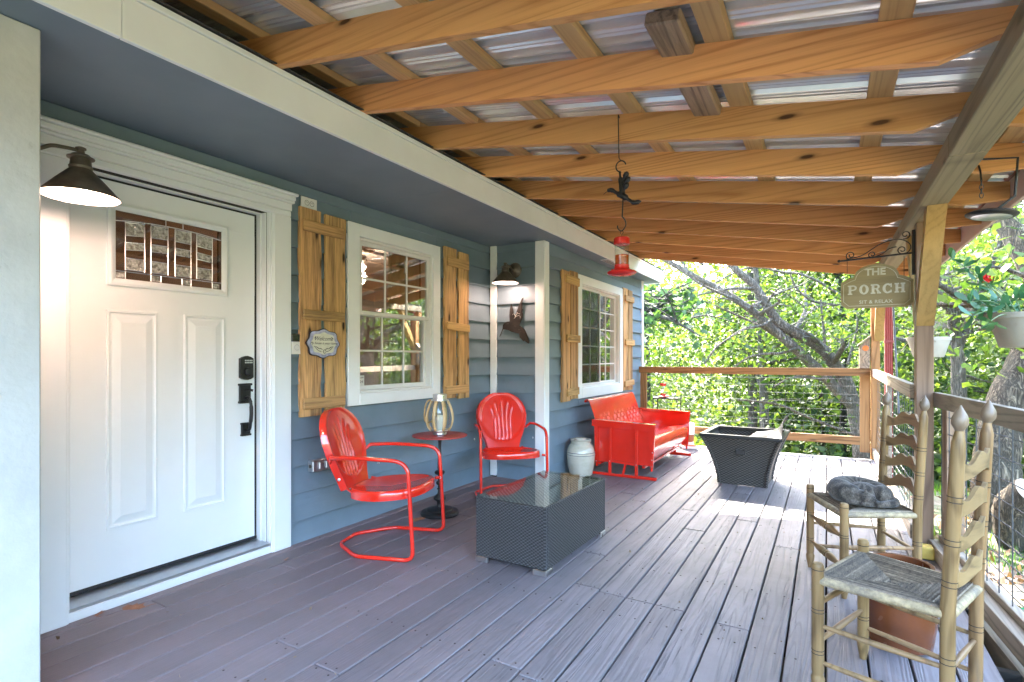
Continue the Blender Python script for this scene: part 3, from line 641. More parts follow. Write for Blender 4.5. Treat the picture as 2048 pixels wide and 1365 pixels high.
# ---------------------------------------------------------------- railings
def wires(A, B, z0, z1, nv, zs, r=.0019, hor=True):
    m = MB(); A = Vector(A); B = Vector(B); L = (B-A).length
    for i in range(nv+1): p = A+(B-A)*(i/nv); m.tube([(p.x, p.y, z0), (p.x, p.y, z1)], r, 5)
    d = Vector((-(B-A).y, (B-A).x))/L*.004
    for z in zs: m.tube([(A.x+d.x, A.y+d.y, z), (B.x+d.x, B.y+d.y, z)], r, 5)
    return m
ra = thing('railing', 'brown cedar railing with wire grid across the far end of the deck', 'railing', (2.0, 7.75, 0))
bx(.64, 3.466, 7.728, 7.766, 1.000, 1.092).build('top_rail', MT['rail_x'], ra)
bx(.66, .75, 7.728, 7.766, .001, .999).build('rail_post', MT['rail_z'], ra); bx(3.36, 3.462, 7.728, 7.766, .08, .999).build('rail_post', MT['rail_z'], ra)
bx(.751, 3.359, 7.730, 7.764, .165, .262).build('bottom_rail', MT['rail_x'], ra)
bx(.70, 3.44, 7.767, 7.785, .165, .262).build('bottom_rail', MT['rail_x'], ra)
HZ = [.30, .36, .42, .50, .58, .67, .77, .87, .96]
wires((.75, 7.770), (3.36, 7.770), .22, 1.03, 13, HZ).build('wire_grid', MT['galv_wire'], ra, kind='stuff')
rb = thing('railing', 'grey wooden railing with wire grid from the far corner to the sign post', 'railing', (3.5, 6, 0))
M1 = MB().prism([(7.70, 1.085), (4.302, 1.048), (4.302, .960), (7.70, .997)], 3.480, 3.518, lambda u, v, d: (d, u, v)); M1.build('top_rail', MT['rail_y'], rb)
bx(3.482, 3.518, 4.303, 7.699, .05, .14).build('bottom_rail', MT['rail_y'], rb)
wires((3.530, 7.69), (3.530, 4.31), .08, 1.03, 22, [.16, .22, .28, .35, .43, .52, .62, .72, .82, .92]).build('wire_grid', MT['galv_wire'], rb, kind='stuff')
bx(3.484, 3.52, 5.9, 5.99, .141, .98).build('rail_post', MT['rail_y'], rb)
rc = thing('railing', 'grey wooden railing with wire grid on the right behind the ladder-back chairs', 'railing', (3.65, 3, 0))
ang = math.atan(.089); Mr = Matrix.Translation((3.605, 4.25, 0)) @ Matrix.Rotation(ang, 4, 'Z')
bx(-.019, .019, -4.6, -.02, .915, 1.005, M=Mr).build('top_rail', MT['rail_y'], rc)
bx(-.045, .010, -4.6, -.02, .0015, .088, M=Mr).build('kick_board', MT['rail_y'], rc)
bx(.0105, .05, -4.6, -.02, .06, .12, M=Mr).build('bottom_rail', MT['rail_y'], rc)
p = [Mr @ Vector((.026, y, 0)) for y in (-.02, -4.58)]
wires((p[0].x, p[0].y), (p[1].x, p[1].y), .10, 1.0, 30, [.16, .22, .29, .37, .46, .56, .66, .76, .86], .003).build('wire_grid', MT['galv_wire'], rc, kind='stuff')
for y in (-.05, -2.9): bx(.021, .11, y-.09, y, -.45, .915, M=Mr).build('rail_post', MT['post'], rc)
# ---------------------------------------------------------------- wall fittings
def sconce(loc, rz, lab, e):
    t = thing('wall_lamp', lab, 'lamp', loc, rz, 'barn style porch lamps', local=True)      # local: -X is the wall, origin at rim centre
    Rt = .132; d = .195
    MB().lathe([(.05, 0), (.074, .002), (.077, .010), (.066, .022), (.04, .030), (.024, .036), (.014, .05)], 28).xf(Matrix.Translation((-d, 0, .15)) @ Matrix.Rotation(R(90), 4, 'Y')).build('backplate', MT['bronze'], t, 40)
    MB().tube(smooth_path([(-d+.03, 0, .15), (-d+.06, 0, .150), (-d+.10, 0, .175), (-.05, 0, .182), (-.02, 0, .184), (0, 0, .182)], 5), .0075, 8).build('arm', MT['bronze'], t, 60)
    MB().lathe([(.030, .106), (.038, .112), (.040, .121), (.036, .126), (.034, .150), (.045, .153), (.046, .157), (.036, .162), (.028, .170), (.014, .174), (.012, .188), (.018, .190), (.018, .196), (.010, .200), (0, .200)], 24).build('socket_cap', MT['bronze'], t, 35)
    sh = MB().lathe([(.034, .114), (Rt*.62, .062), (Rt-.004, .008), (Rt, .0), (Rt-.003, .0)], 40, cap=False); s_ = sh.build('lamp_shade', MT['bronze'], t, 40)
    MB().lathe([(.031, .112), (Rt*.60, .060), (Rt-.008, .010), (Rt-.003, .0005)], 40, cap=False).build('shade_lining', MT['shade_in'], s_, 40)
    MB().lathe([(0, .020), (.018, .024), (.028, .040), (.026, .060), (.014, .085), (.013, .10)], 18).build('bulb', MT['bulb'], t, 60)
    l = bpy.data.lights.new('lamp_light', 'POINT'); l.energy = e; l.color = (1, .64, .50); l.shadow_soft_size = .03
    lo = bpy.data.objects.new('lamp_light', l); COL.objects.link(lo); lo.parent = t; lo.location = (0, 0, .012)
    return t
sconce((.446, .981, 1.862), R(90), 'bronze barn lamp glowing beside the front door', .6)
sconce((.304, 4.500, 1.950), R(-90), 'bronze barn lamp glowing above the metal hummingbird', .26)
# outlet cover high on the wall, doorbell, weatherproof outlet
t = thing('outlet_cover', 'white outlet plate high on the wall above the first shutter', 'outlet', (.01, 2.425, 2.22))
bx(.009, .020, 2.362, 2.487, 2.220, 2.293, ch=.002).build('plate', MT['plastic_w'], t)
for y in (2.405, 2.445):
    MB().tube([(.0205, y+.017*math.cos(a), 2.256+.017*math.sin(a)) for a in np.linspace(0, 6.28, 13)[:-1]], .0012, 4, closed=True).build('socket', MT['plastic_b'], t)
    for dy in (-.006, .006): bx(.019, .0212, y+dy-.0012, y+dy+.0012, 2.257, 2.264, ch=0).build('slot', MT['plastic_b'], t)
t = thing('doorbell', 'small white doorbell with black camera top beside the door', 'doorbell', (.01, 2.318, 1.243))
bx(.009, .030, 2.280, 2.356, 1.243, 1.325, ch=.004).build('body', MT['plastic_w'], t); bx(.009, .0295, 2.281, 2.355, 1.3255, 1.376, ch=.004).build('camera_head', MT['plastic_b'], t)
MB().tube([(.031, 2.318+.018*math.cos(a), 1.287+.018*math.sin(a)) for a in np.linspace(0, 6.28, 19)[:-1]], .0022, 5, closed=True).build('button_ring', MT['alu'], t)
MB().lathe([(.010, 0), (.010, .003), (.007, .005), (0, .005)], 16).xf(Matrix.Translation((.029, 2.318, 1.35)) @ Matrix.Rotation(R(90), 4, 'Y')).build('lens', MT['tabletop'], t)
t = thing('outlet_box', 'grey weatherproof outlet box low on the wall behind the red chair', 'outlet', (.03, 2.50, .45))
bx(.010, .062, 2.42, 2.585, .455, .530, ch=.004).build('box', MT['alu'], t)
for y in (2.485, 2.54): bx(.0615, .075, y-.02, y+.02, .468, .518, ch=.006).build('cover', MT['alu'], t)
MB().lathe([(.012, 0), (.012, .004), (.004, .005), (0, .005)], 12).xf(Matrix.Translation((.036, 2.4195, .492)) @ Matrix.Rotation(R(90), 4, 'X')).build('knockout', MT['bronze'], t)
# ---- text helper: font outlines turned into mesh
def text_mesh(s, size, M_, depth=.0012, shear=0.0, sx=1.0, offs=0.0, space=1.0):
    cu = bpy.data.curves.new('lettering', 'FONT'); cu.body = s; cu.size = size; cu.extrude = depth/2; cu.shear = shear; cu.align_x = 'CENTER'; cu.align_y = 'CENTER'; cu.offset = offs; cu.space_character = space; cu.resolution_u = 3
    o = bpy.data.objects.new('lettering', cu); COL.objects.link(o); dg = bpy.context.evaluated_depsgraph_get(); dg.update()
    me = bpy.data.meshes.new_from_object(o.evaluated_get(dg)); bpy.data.objects.remove(o)
    m = MB(); S = M_ @ Matrix.Diagonal((sx, 1, 1, 1)); m.add([tuple(S @ v.co) for v in me.vertices], [tuple(p.vertices) for p in me.polygons]); return m
WALLX = Matrix(((0, 0, 1, 0), (1, 0, 0, 0), (0, 1, 0, 0), (0, 0, 0, 1)))       # text x->+y, y->+z, z->+x  (read from +x)
FACEY = Matrix(((1, 0, 0, 0), (0, 0, -1, 0), (0, 1, 0, 0), (0, 0, 0, 1)))      # text x->+x, y->+z, read from -y
text_mesh('24', .030, Matrix.Translation((-.0465, 2.955, 1.036)) @ WALLX).build('sticker_text', MT['plastic_b'], w1)
text_mesh('ALARM', .014, Matrix.Translation((-.0465, 2.955, 1.067)) @ WALLX).build('sticker_text', MT['plastic_b'], w1)
text_mesh('GATHERING PLACE', .13, Matrix.Translation((-4.655, 4.15, 1.59)) @ WALLX).build('sign_text', MT['plastic_w'], house)
# ---- welcome plaque
t = thing('welcome_plaque', 'scalloped blue and cream welcome plaque hung on the shutter', 'plaque', (.06, 2.506, 1.22))
def plq(s):
    pts = []
    for i in range(72):
        a = 2*math.pi*i/72; r_ = 1+.06*math.cos(8*a)-.03*math.cos(4*a)+.03*abs(math.cos(4*a+math.pi/4))
        pts.append((2.506+.128*s*r_*math.cos(a)*(1+.10*(1-abs(math.sin(2*a)))*0), 1.317+.092*s*r_*math.sin(a)))
    return pts
fx = lambda u, v, d: (d, u, v)
MB().prism(plq(1.05), .0535, .062, fx).build('backing', pm('plaque_edge', (.02, .018, .03), .5), t)
MB().prism(plq(1.0), .062, .0645, fx).build('border', pm('plaque_lavender', (.33, .35, .52), .35, var=.4, vs=28, bump=.1, coat=.4), t)
MB().prism(plq(.79), .0645, .0662, fx).build('face', pm('plaque_cream', (.62, .62, .52), .35, var=.1, vs=20, coat=.4), t)
ink = pm('plaque_ink', (.03, .03, .05), .5, bump=0)
text_mesh('Welcome', .040, Matrix.Translation((.0664, 2.503, 1.349)) @ WALLX, .0008, .45).build('lettering', ink, t)
text_mesh('My house is your home', .0235, Matrix.Translation((.0664, 2.506, 1.318)) @ WALLX, .0008, .45, 1.02).build('lettering', ink, t)
orn = MB()
for s_ in (-1, 1):
    orn.tube([(.0667, 2.506+s_*(.012+.014*k), 1.275+.0045*k+.004*math.sin(k*2.2)) for k in range(6)], [.0014, .003, .0018, .003, .0016, .001], 5)
    orn.tube([(.0667, 2.506+s_*(.02+.012*k), 1.262+.006*k*k*.25) for k in range(6)], [.001, .0022, .0014, .0022, .0014, .0008], 5)
    orn.tube([(.0667, 2.506+s_*(.062+.006*k), 1.362-.004*k) for k in range(4)], [.001, .003, .002, .001], 5)
for k in range(8):
    a = R(45*k)
    orn.tube([(.0667, 2.512+.009*math.cos(a), 1.262+.009*math.sin(a)), (.0667, 2.512+.016*math.cos(a), 1.262+.016*math.sin(a))], [.003, .0012], 5)
orn.build('flower_ornament', ink, t, kind='stuff')
# ---- rusted hummingbird wall art on the jog wall
t = thing('hummingbird_wall_art', 'rusted sheet metal hummingbird hanging on the blue wall under the lamp', 'wall art', (.30, 4.68, 1.36))
def bp(px, py):   # local drawing units -> wall (x, z)
    return (.135+(px-230)/(900-230)*.338, 1.808-(py-195)/(1215-195)*.447)
body = [(230, 1045), (300, 870), (312, 780), (350, 730), (410, 705), (470, 700), (462, 560), (470, 430), (505, 290), (545, 400), (562, 520), (588, 600), (628, 480), (682, 340), (750, 190), (785, 170), (752, 330), (765, 350), (760, 420), (775, 440), (755, 500), (772, 540), (765, 620), (740, 690), (705, 760), (690, 800), (760, 850), (820, 910), (860, 1000), (890, 1090), (912, 1190), (895, 1215), (840, 1180), (815, 1150), (780, 1165), (740, 1110), (700, 1070), (685, 985), (600, 970), (510, 940), (440, 900), (380, 885), (320, 880), (245, 1040)]
MB().prism([bp(*q) for q in body], 4.664, 4.668, lambda u, v, d: (u, d, v)).build('body', MT['rust'], t)
wv = [(620, 600), (655, 480), (700, 350), (762, 200), (748, 340), (752, 430), (742, 520), (750, 610), (700, 700), (640, 690)]
MB().prism([bp(*q) for q in wv], 4.659, 4.6625, lambda u, v, d: (u, d-.004*sstep(1.55, 1.8, v), v)).build('wing', MT['rust'], t)
sw = MB()
for pts in ([(545, 560), (560, 530), (590, 540), (610, 580), (600, 620)], [(610, 590), (640, 540), (650, 500), (670, 540), (690, 530), (710, 545)], [(580, 640), (630, 590), (690, 575), (725, 600), (720, 640)]):
    sw.tube([(bp(*q)[0], 4.6565, bp(*q)[1]) for q in pts], .0014, 5)
sw.build('scroll_cutout', MT['shade_in'], t, kind='stuff')
for q in [(430, 760, 60), (690, 905, 70), (720, 950, 50), (590, 820, 80)]:
    x_, z_ = bp(q[0], q[1]); MB().tube([(x_-.012, 4.6635, z_), (x_, 4.663, z_+.005), (x_+.012, 4.6635, z_)], .0016, 5).build('slit', MT['bronze'], t)
bx(.29, .30, 4.668, 4.692, 1.58, 1.59).build('hanger', MT['black'], t)
# ---------------------------------------------------------------- red metal lawn chairs
def lawn_chair(loc, rz, lab):
    t = thing('lawn_chair', lab, 'chair', loc, rz, 'red shell back lawn chairs', local=True)
    W = .285; r = .0125
    half = [(-.27, W-.02, .600), (-.10, W, .607), (.10, W, .603), (.17, W, .598), (.215, W, .580), (.240, W, .545), (.247, W, .50), (.262, W, .25), (.272, W, .08), (.266, W, .035), (.235, W, .0145), (.18, W, r), (-.02, W, r), (-.10, W-.01, r), (-.20, W-.09, r), (-.27, W-.155, r), (-.30, W-.20, r)]
    hp_ = smooth_path(half, 4); path = hp_ + [Vector((p.x, -p.y, p.z)) for p in reversed(hp_)]
    MB().tube(path, r, 10).build('frame', MT['red'], t, 60)
    # back shell
    tb = [(0, .155), (.12, .172), (.28, .208), (.45, .238), (.58, .246), (.70, .238), (.80, .214), (.88, .178), (.94, .132), (.98, .078), (1.0, .0)]
    def hw(v):
        for (a, x), (b, y) in zip(tb[:-1], tb[1:]):
            if a <= v <= b:
                q = (v-a)/(b-a); return x+(y-x)*q
        return 0
    Hh = .54; lean = R(17)
    def ribs(y, v):
        d = 0
        for k in range(-2, 3):
            yc = .036*k*(1+ (2.2*max(0, v-.52)**1.6*1.9 if k else 0)); top = .90-.055*abs(k)-.03*(abs(k) == 2)
            if .14+.012*abs(k) < v < top: d += .009*math.exp(-((y-yc)/.0085)**2)*sstep(.13, .18, v)*sstep(top+.01, top-.05, v)
        return d
    def back(u, v):
        v_ = 1-(1-v)**1.35; w = hw(v_); y = w*(2*u-1)*(1 if True else 1); e = abs(2*u-1)
        dish = .030*(y/.246)**2 + .012*(v_-.5)**2
        ov = ((y/.205)**2+((v_-.55)/.425)**2); dish += -.008*sstep(1.05, .92, ov)
        rim = -.045*max(0, (e-.955)/.045)**1.0
        rimt = -.04*max(0, (v_-.985)/.015)
        x = dish*1.0 + ribs(y, v_)*.9 + (rim if v_ > .05 else rim) + rimt
        z = Hh*v_
        return (-.235 + x*math.cos(lean) - z*math.sin(lean), y, .375 + z*math.cos(lean) + x*math.sin(lean))
    MB().sheet(back, 64, 60, .0022).build('backrest', MT['red'], t, 45)
    def seat(u, v):
        a = 2*math.pi*u; rr = v
        k = 1.0 if rr <= .88 else 1.0
        ca, sa = math.cos(a), math.sin(a); ex = 2.5
        q = (abs(ca)**ex+abs(sa)**ex)**(-1/ex)
        rad = min(rr/.80, 1.0); x = .02+.248*rad*q*ca*(1 if ca > 0 else .98); y = .258*rad*q*sa*(1-.10*(ca < 0)*abs(ca))
        z = .388 + .012*rad**2 - .016*(1-rad**2) + .022*ca*rad*(ca > 0) - .012*(ca < 0)*abs(ca)*rad
        if rr > .80:
            w = (rr-.80)/.20; z -= .055*w**1.3; x += .012*math.sin(min(w*2.5, 1.57))*ca; y += .010*math.sin(min(w*2.5, 1.57))*sa
        else: z += .004*sstep(.9, 1.0, rad)
        return (x, y, z)
    MB().sheet(seat, 56, 26, .002).build('seat', MT['red'], t, 50)
    for s in (-1, 1):
        for x, z in ((.20, .385), (-.21, .47)):
            MB().lathe([(.010, 0), (.010, .004), (.006, .008), (0, .009)], 10).xf(Matrix.Translation((x+.05 if x > 0 else x-.0, s*.272, z)) @ Matrix.Rotation(R(-90*s), 4, 'X')).build('bolt', MT['alu'], t, 40)
        MB().tube([(.251, s*W, .385), (.225, s*.25, .385)], .011, 8).build('seat_bracket', MT['red'], t, 60)
        MB().tube([(-.268, s*(W-.022), .600), (-.30, s*.225, .56)], .011, 8).build('back_bracket', MT['red'], t, 60)
        MB().tube([(-.215, s*.17, .39), (-.16, s*.20, .375), (-.10, s*.23, .38)], .008, 6).build('hinge', MT['red'], t, 60)
    return t
lawn_chair((.545, 2.635, .0015), R(19), 'red metal shell back chair nearest the front door')
lawn_chair((.575, 4.105, .0015), R(-48), 'red metal shell back chair in the wall corner under the barn lamp')
# ---------------------------------------------------------------- side table and lantern
t = thing('side_table', 'small round red topped table on a black turned pedestal', 'table', (.41, 3.335, .0015), local=True)
MB().lathe([(.205, .606), (.213, .609), (.213, .616), (.206, .619), (.0, .619)], 48).build('table_top', MT['red_table'], t, 40)
MB().lathe([(.035, .602), (.016, .585), (.013, .56), (.011, .52), (.013, .46), (.017, .40), (.020, .355), (.017, .35), (.017, .343), (.036, .335), (.042, .325), (.036, .312), (.016, .303), (.014, .28), (.016, .262), (.027, .252), (.030, .243), (.026, .232), (.015, .224), (.015, .205), (.022, .20), (.022, .194), (.014, .19), (.018, .16), (.044, .138), (.050, .125), (.046, .115), (.026, .098), (.022, .07), (.03, .05)], 28).build('pedestal', MT['black'], t, 50)
MB().lathe([(.148, .0), (.150, .012), (.140, .026), (.105, .034), (.098, .044), (.060, .054), (.03, .060), (.0, .06)], 44).build('base', MT['black'], t, 40)
t = thing('lantern', 'bamboo candle lantern with rope handle on the red side table', 'lantern', (.41, 3.335, .6215), local=True)
MB().lathe([(.052, .0), (.056, .004), (.056, .020), (.070, .026), (.080, .034), (.080, .040), (.0, .040)], 32).build('base', MT['steel'], t, 40)
MB().lathe([(.060, .262), (.068, .265), (.068, .272), (.055, .274), (.055, .314), (.050, .317), (.0, .317)], 32).build('cap', MT['steel'], t, 40)
for k in range(8):
    a = R(45*k+12); pts = []
    for r_, z in ((.072, .036), (.094, .062), (.108, .11), (.106, .16), (.090, .215), (.068, .262)): pts.append((r_*math.cos(a), r_*math.sin(a), z))
    MB().tube(smooth_path(pts, 4), .012, 8, flat=.6).build('slat', MT['bamboo'], t, 60)
MB().lathe([(.036, .041), (.036, .145), (.030, .149), (.0, .145)], 24).build('candle', MT['wax'], t, 40)
MB().lathe([(.060, .042), (.078, .08), (.082, .13), (.068, .21), (.055, .26)], 28, cap=False).build('glass', MT['clear'], t, 60)
MB().tube(smooth_path([(-.066, -.03, .268), (-.085, -.05, .255), (-.098, -.062, .20), (-.101, -.06, .12), (-.099, -.03, .09), (-.098, .03, .10), (-.096, .05, .19), (-.082, .042, .255), (-.064, .03, .268)], 5), .007, 7).build('rope_handle', MT['rope'], t, 60)
# ---------------------------------------------------------------- coffee table
t = thing('coffee_table', 'low charcoal wicker coffee table with glass top', 'table', (1.445, 3.105, .0015), R(-1.5), local=True)
hx, hy = .240, .432
for x0, x1, y0, y1 in ((-hx, hx, -hy, -hy+.02), (-hx, hx, hy-.02, hy), (-hx, -hx+.02, -hy+.0205, hy-.0205), (hx-.02, hx, -hy+.0205, hy-.0205)):
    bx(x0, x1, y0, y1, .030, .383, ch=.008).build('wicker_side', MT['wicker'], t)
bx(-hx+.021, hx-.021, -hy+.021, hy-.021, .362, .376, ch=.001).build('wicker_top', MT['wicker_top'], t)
for sx in (-1, 1):
    for sy in (-1, 1):
        f = MB().box(min(sx*hx, sx*(hx-.085)), max(sx*hx, sx*(hx-.085)), min(sy*(hy+.002), sy*(hy-.02)), max(sy*(hy+.002), sy*(hy-.02)), 0, .0295)
        f.box(min(sx*(hx+.002), sx*(hx-.02)), max(sx*(hx+.002), sx*(hx-.02)), min(sy*(hy-.0205), sy*(hy-.085)), max(sy*(hy-.0205), sy*(hy-.085)), 0, .0295); f.build('foot', MT['steel'], t)
bx(-hx+.004, hx-.004, -hy+.004, hy-.004, .384, .390, ch=.0015).build('glass_top', MT['tabletop'], t)
for s in (-1, 1): MB().tube([(s*(hx-.003), -hy+.004, .383), (s*(hx-.003), hy-.004, .383)], .006, 6).build('woven_edge', MT['wicker'], t, 60)
# ---------------------------------------------------------------- crock
def crock_mat():
    m = NT('stoneware_glaze'); tc = m.new('ShaderNodeTexCoord'); sp = m.new('ShaderNodeSeparateXYZ'); m.lk(tc.outputs['Object'], sp.inputs[0])
    v = m.coords(); n = m.noise(v, 9, 5, .65)
    c = m.ramp(n, [(.3, (.44, .40, .30)), (.7, (.58, .54, .44))])
    m.lk(c, m.b.inputs['Base Color']); m.set('Roughness', .22); m.set('Coat Weight', .5); m.bump(m.noise(v, 14, 3), .08, .01); return m.m
t = thing('stoneware_crock', 'cream stoneware crock with two thin blue bands and a lid', 'crock', (.800, 5.205, .0015), local=True)
prof = [(.112, 0), (.120, .01), (.138, .10), (.146, .18), (.147, .225), (.138, .275), (.116, .312), (.104, .322), (.104, .345), (.110, .352), (.110, .358), (.100, .360)]
MB().lathe(prof, 44).build('body', crock_mat(), t, 50)
for z, r_ in ((.238, .1468), (.214, .1478)): MB().lathe([(r_-.002, z-.003), (r_+.0006, z-.0015), (r_+.0006, z+.0015), (r_-.003, z+.003)], 44, cap=False).build('blue_band', pm('cobalt_band', (.03, .04, .09), .3, bump=0), t, 60)
l_ = MB().lathe([(.106, .361), (.112, .365), (.110, .371), (.085, .375), (.060, .372), (.054, .378), (.050, .386), (.0, .384)], 40).build('lid', crock_mat(), t, 50)
# ---------------------------------------------------------------- porch glider
t = thing('porch_glider', 'red metal porch glider bench with pierced back below the far window', 'bench', (1.2, 6.1, .0015))
Z = .0015
def gl(mb, name, mat='red', parent=None, smooth=None, **k): return mb.build(name, MT[mat], parent or t, smooth, **k)
for ya, s in ((5.335, -1), (6.865, 1)):
    yo = ya+s*.016                                   # outer plane for the posts
    arm = gl(MB().sheet(lambda u, v: (.915+.60*u, ya+.010*math.sin(v*3.1)*0, .135+.39*v+(.045*u if v > .5 else 0.0)*0-.022*u*v), 8, 6, .003 if s > 0 else -.003), 'arm_panel')
    gl(bx(.885, 1.545, min(ya-.045*s*-1, ya+.045*s*-1)-.0, max(ya-.045, ya+.045), .500, .506, ch=.002, M=Matrix.Translation((0, 0, .068)) @ Matrix.Translation((.885, 0, .5)) @ Matrix.Rotation(R(1.8), 4, 'Y') @ Matrix.Translation((-.885, 0, -.5))), 'arm_rest')
    gl(MB().box(.885, 1.545, ya+s*.043-.002, ya+s*.043+.002, .505, .5685, M=Matrix.Translation((.885, 0, .5)) @ Matrix.Rotation(R(1.8), 4, 'Y') @ Matrix.Translation((-.885, 0, -.5))), 'arm_apron')
    gl(MB().prism([(1.500, .12), (1.525, .125), (1.535, .30), (1.545, .552), (1.470, .552), (1.490, .30)], ya+s*.004, ya+s*.020, lambda u, v, d: (u, d, v)), 'front_flange')
    gl(MB().prism([(.912, .13), (.945, .13), (.945, .555), (.900, .555)], ya+s*.004, ya+s*.016, lambda u, v, d: (u, d, v)), 'rear_flange')
    for x in (1.062, 1.342): gl(bx(x, x+.032, min(yo, yo+s*.014), max(yo, yo+s*.014), .030, .50, ch=.003), 'post')
    gl(bx(.872, 1.562, min(yo-.012*s, yo+s*.022), max(yo-.012*s, yo+s*.022), Z, .0295, ch=.003), 'skid')
    gl(MB().prism([(1.095, .165), (1.095, .140), (1.342, .125), (1.342, .150)], yo-.002, yo+.010, lambda u, v, d: (u, d, v)), 'link')
    gl(MB().prism([(1.205, .03), (1.228, .03), (1.252, .130), (1.230, .132)], yo-.002, yo+.008, lambda u, v, d: (u, d, v)), 'strut')
    for x, z in ((1.078, .150), (1.358, .137), (1.216, .022), (1.512, .135), (1.515, .20), (.93, .14), (1.52, .275)):
        gl(MB().lathe([(.006, 0), (.005, .003), (0, .004)], 8).xf(Matrix.Translation((x, yo+s*(.014 if x < 1.4 else .005), z)) @ Matrix.Rotation(R(-90*s), 4, 'X')), 'bolt', 'steel')
    for x in (.92, 1.50): gl(bx(x, x+.02, ya-.004-.012*(s < 0), ya+.004+.012*(s > 0), .085, .14, ch=.002), 'hanger_strap')
prof = smooth_path([(1.470, .0, .165), (1.500, 0, .20), (1.522, 0, .27), (1.525, 0, .33), (1.508, 0, .372), (1.470, 0, .388), (1.40, 0, .382), (1.25, 0, .350), (1.10, 0, .325), (1.02, 0, .325), (.985, 0, .345)], 4)
gl(MB().sheet(lambda u, v: (prof[min(int(round(u*(len(prof)-1))), len(prof)-1)].x, 5.345+1.510*v, prof[min(int(round(u*(len(prof)-1))), len(prof)-1)].z), len(prof)-1, 4, .003), 'seat', smooth=50)
bprof = smooth_path([(.985, 0, .335), (.955, 0, .42), (.915, 0, .53), (.875, 0, .65), (.842, 0, .735), (.825, 0, .765), (.805, 0, .775), (.785, 0, .762), (.782, 0, .742)], 4)
gl(MB().sheet(lambda u, v: (bprof[int(round(u*(len(bprof)-1)))].x, 5.345+1.510*v, bprof[int(round(u*(len(bprof)-1)))].z), len(bprof)-1, 4, .003), 'backrest', smooth=50)
bd = Vector((.842-.955, 0, .735-.42)).normalized(); bn = Vector((bd.z, 0, -bd.x))
for k in range(3):
    y0 = 5.425+k*.475; m = MB()
    def bw(s_, y, h): p = Vector((.955, 0, .42))+bd*s_+bn*h; return (p.x, y, p.z)
    def bar(s0, s1, ya, yb, h=.0035): m.add([bw(s0, ya, .0), bw(s1, ya, .0), bw(s1, yb, .0), bw(s0, yb, .0), bw(s0+.002, ya+.002, h), bw(s1-.002, ya+.002, h), bw(s1-.002, yb-.002, h), bw(s0+.002, yb-.002, h)], [(4, 5, 6, 7), (0, 1, 5, 4), (1, 2, 6, 5), (2, 3, 7, 6), (3, 0, 4, 7)])
    S0, S1, YA, YB = -.01, .285, y0, y0+.40
    for q in ((S0, S0+.010, YA, YB), (S1-.010, S1, YA, YB), (S0, S1, YA, YA+.010), (S0, S1, YB-.010, YB)): bar(*q)
    nr, nc = 5, 6; ds = (S1-S0-.03)/nr; dy = (YB-YA-.03)/nc
    for i in range(nr):
        for j in range(nc):
            s0 = S0+.015+i*ds; y_ = YA+.015+j*dy
            for w in range(3):
                if (i+j) % 2: bar(s0+.004+w*ds/3, s0+w*ds/3+ds/3-.006, y_+.004, y_+dy-.006, .005)
                else: bar(s0+.004, s0+ds-.006, y_+.004+w*dy/3, y_+w*dy/3+dy/3-.008, .005)
    gl(m, 'embossed_panel')
gl(bx(.93, .96, 5.36, 6.84, .10, .125), 'cross_bar'); gl(bx(1.40, 1.43, 5.36, 6.84, .10, .125), 'cross_bar')
MT['gloss_black'] = pm('glossy_black_cover', (.012, .012, .012), .5, bump=.06, bs=9, rvar=.05, spec=.15)
# ---------------------------------------------------------------- dark wicker tub
t = thing('wicker_fire_tub', 'dark flared wicker tub with a handle slot standing on the sunlit boards', 'tub', (2.325, 5.74, .0015), R(-2), local=True)
def wh(z): return .212+.128*(z/.46)**1.7
for k in range(4):
    M_ = Matrix.Rotation(R(90*k), 4, 'Z')
    MB().sheet(lambda u, v: tuple(M_ @ Vector(((2*u-1)*(wh(v*.46)-.012), -wh(v*.46)+.004, v*.46))), 4, 16, .010).build('wicker_side', MT['wicker2'], t, 50)
    MB().tube([tuple(M_ @ Vector((-wh(z)+.003, -wh(z)+.003, z))) for z in np.linspace(0.006, .462, 12)], .017, 8).build('corner_post', MT['wicker2'], t, 60)
bx(-.045, .045, -wh(.335)-.010, -wh(.335)+.02, .305, .352, ch=.004).build('handle_slot', MT['plastic_b'], t)
rim = MB().box(-.362, .362, -.362, -.312, .462, .492, ch=.006).box(-.362, .362, .312, .362, .462, .492, ch=.006).box(-.362, -.312, -.3115, .3115, .4625, .4915, ch=.006).box(.312, .362, -.3115, .3115, .4625, .4915, ch=.006)
rim.build('rim', MT['plastic_b'], t)
def cover(u, v):
    x = .06+.290*u; y = -.350+.700*v
    z = .4935 + .004*math.sin(x*21+y*9)+.003*math.sin(y*33-x*7) + -.03*(1-u) + .155*max(0, (u-.45)/.55)**2.2*sstep(.02, .3, v)
    return (x, y, z)
MB().sheet(cover, 40, 30, .004).build('curled_flap', MT['gloss_black'], t, 70)
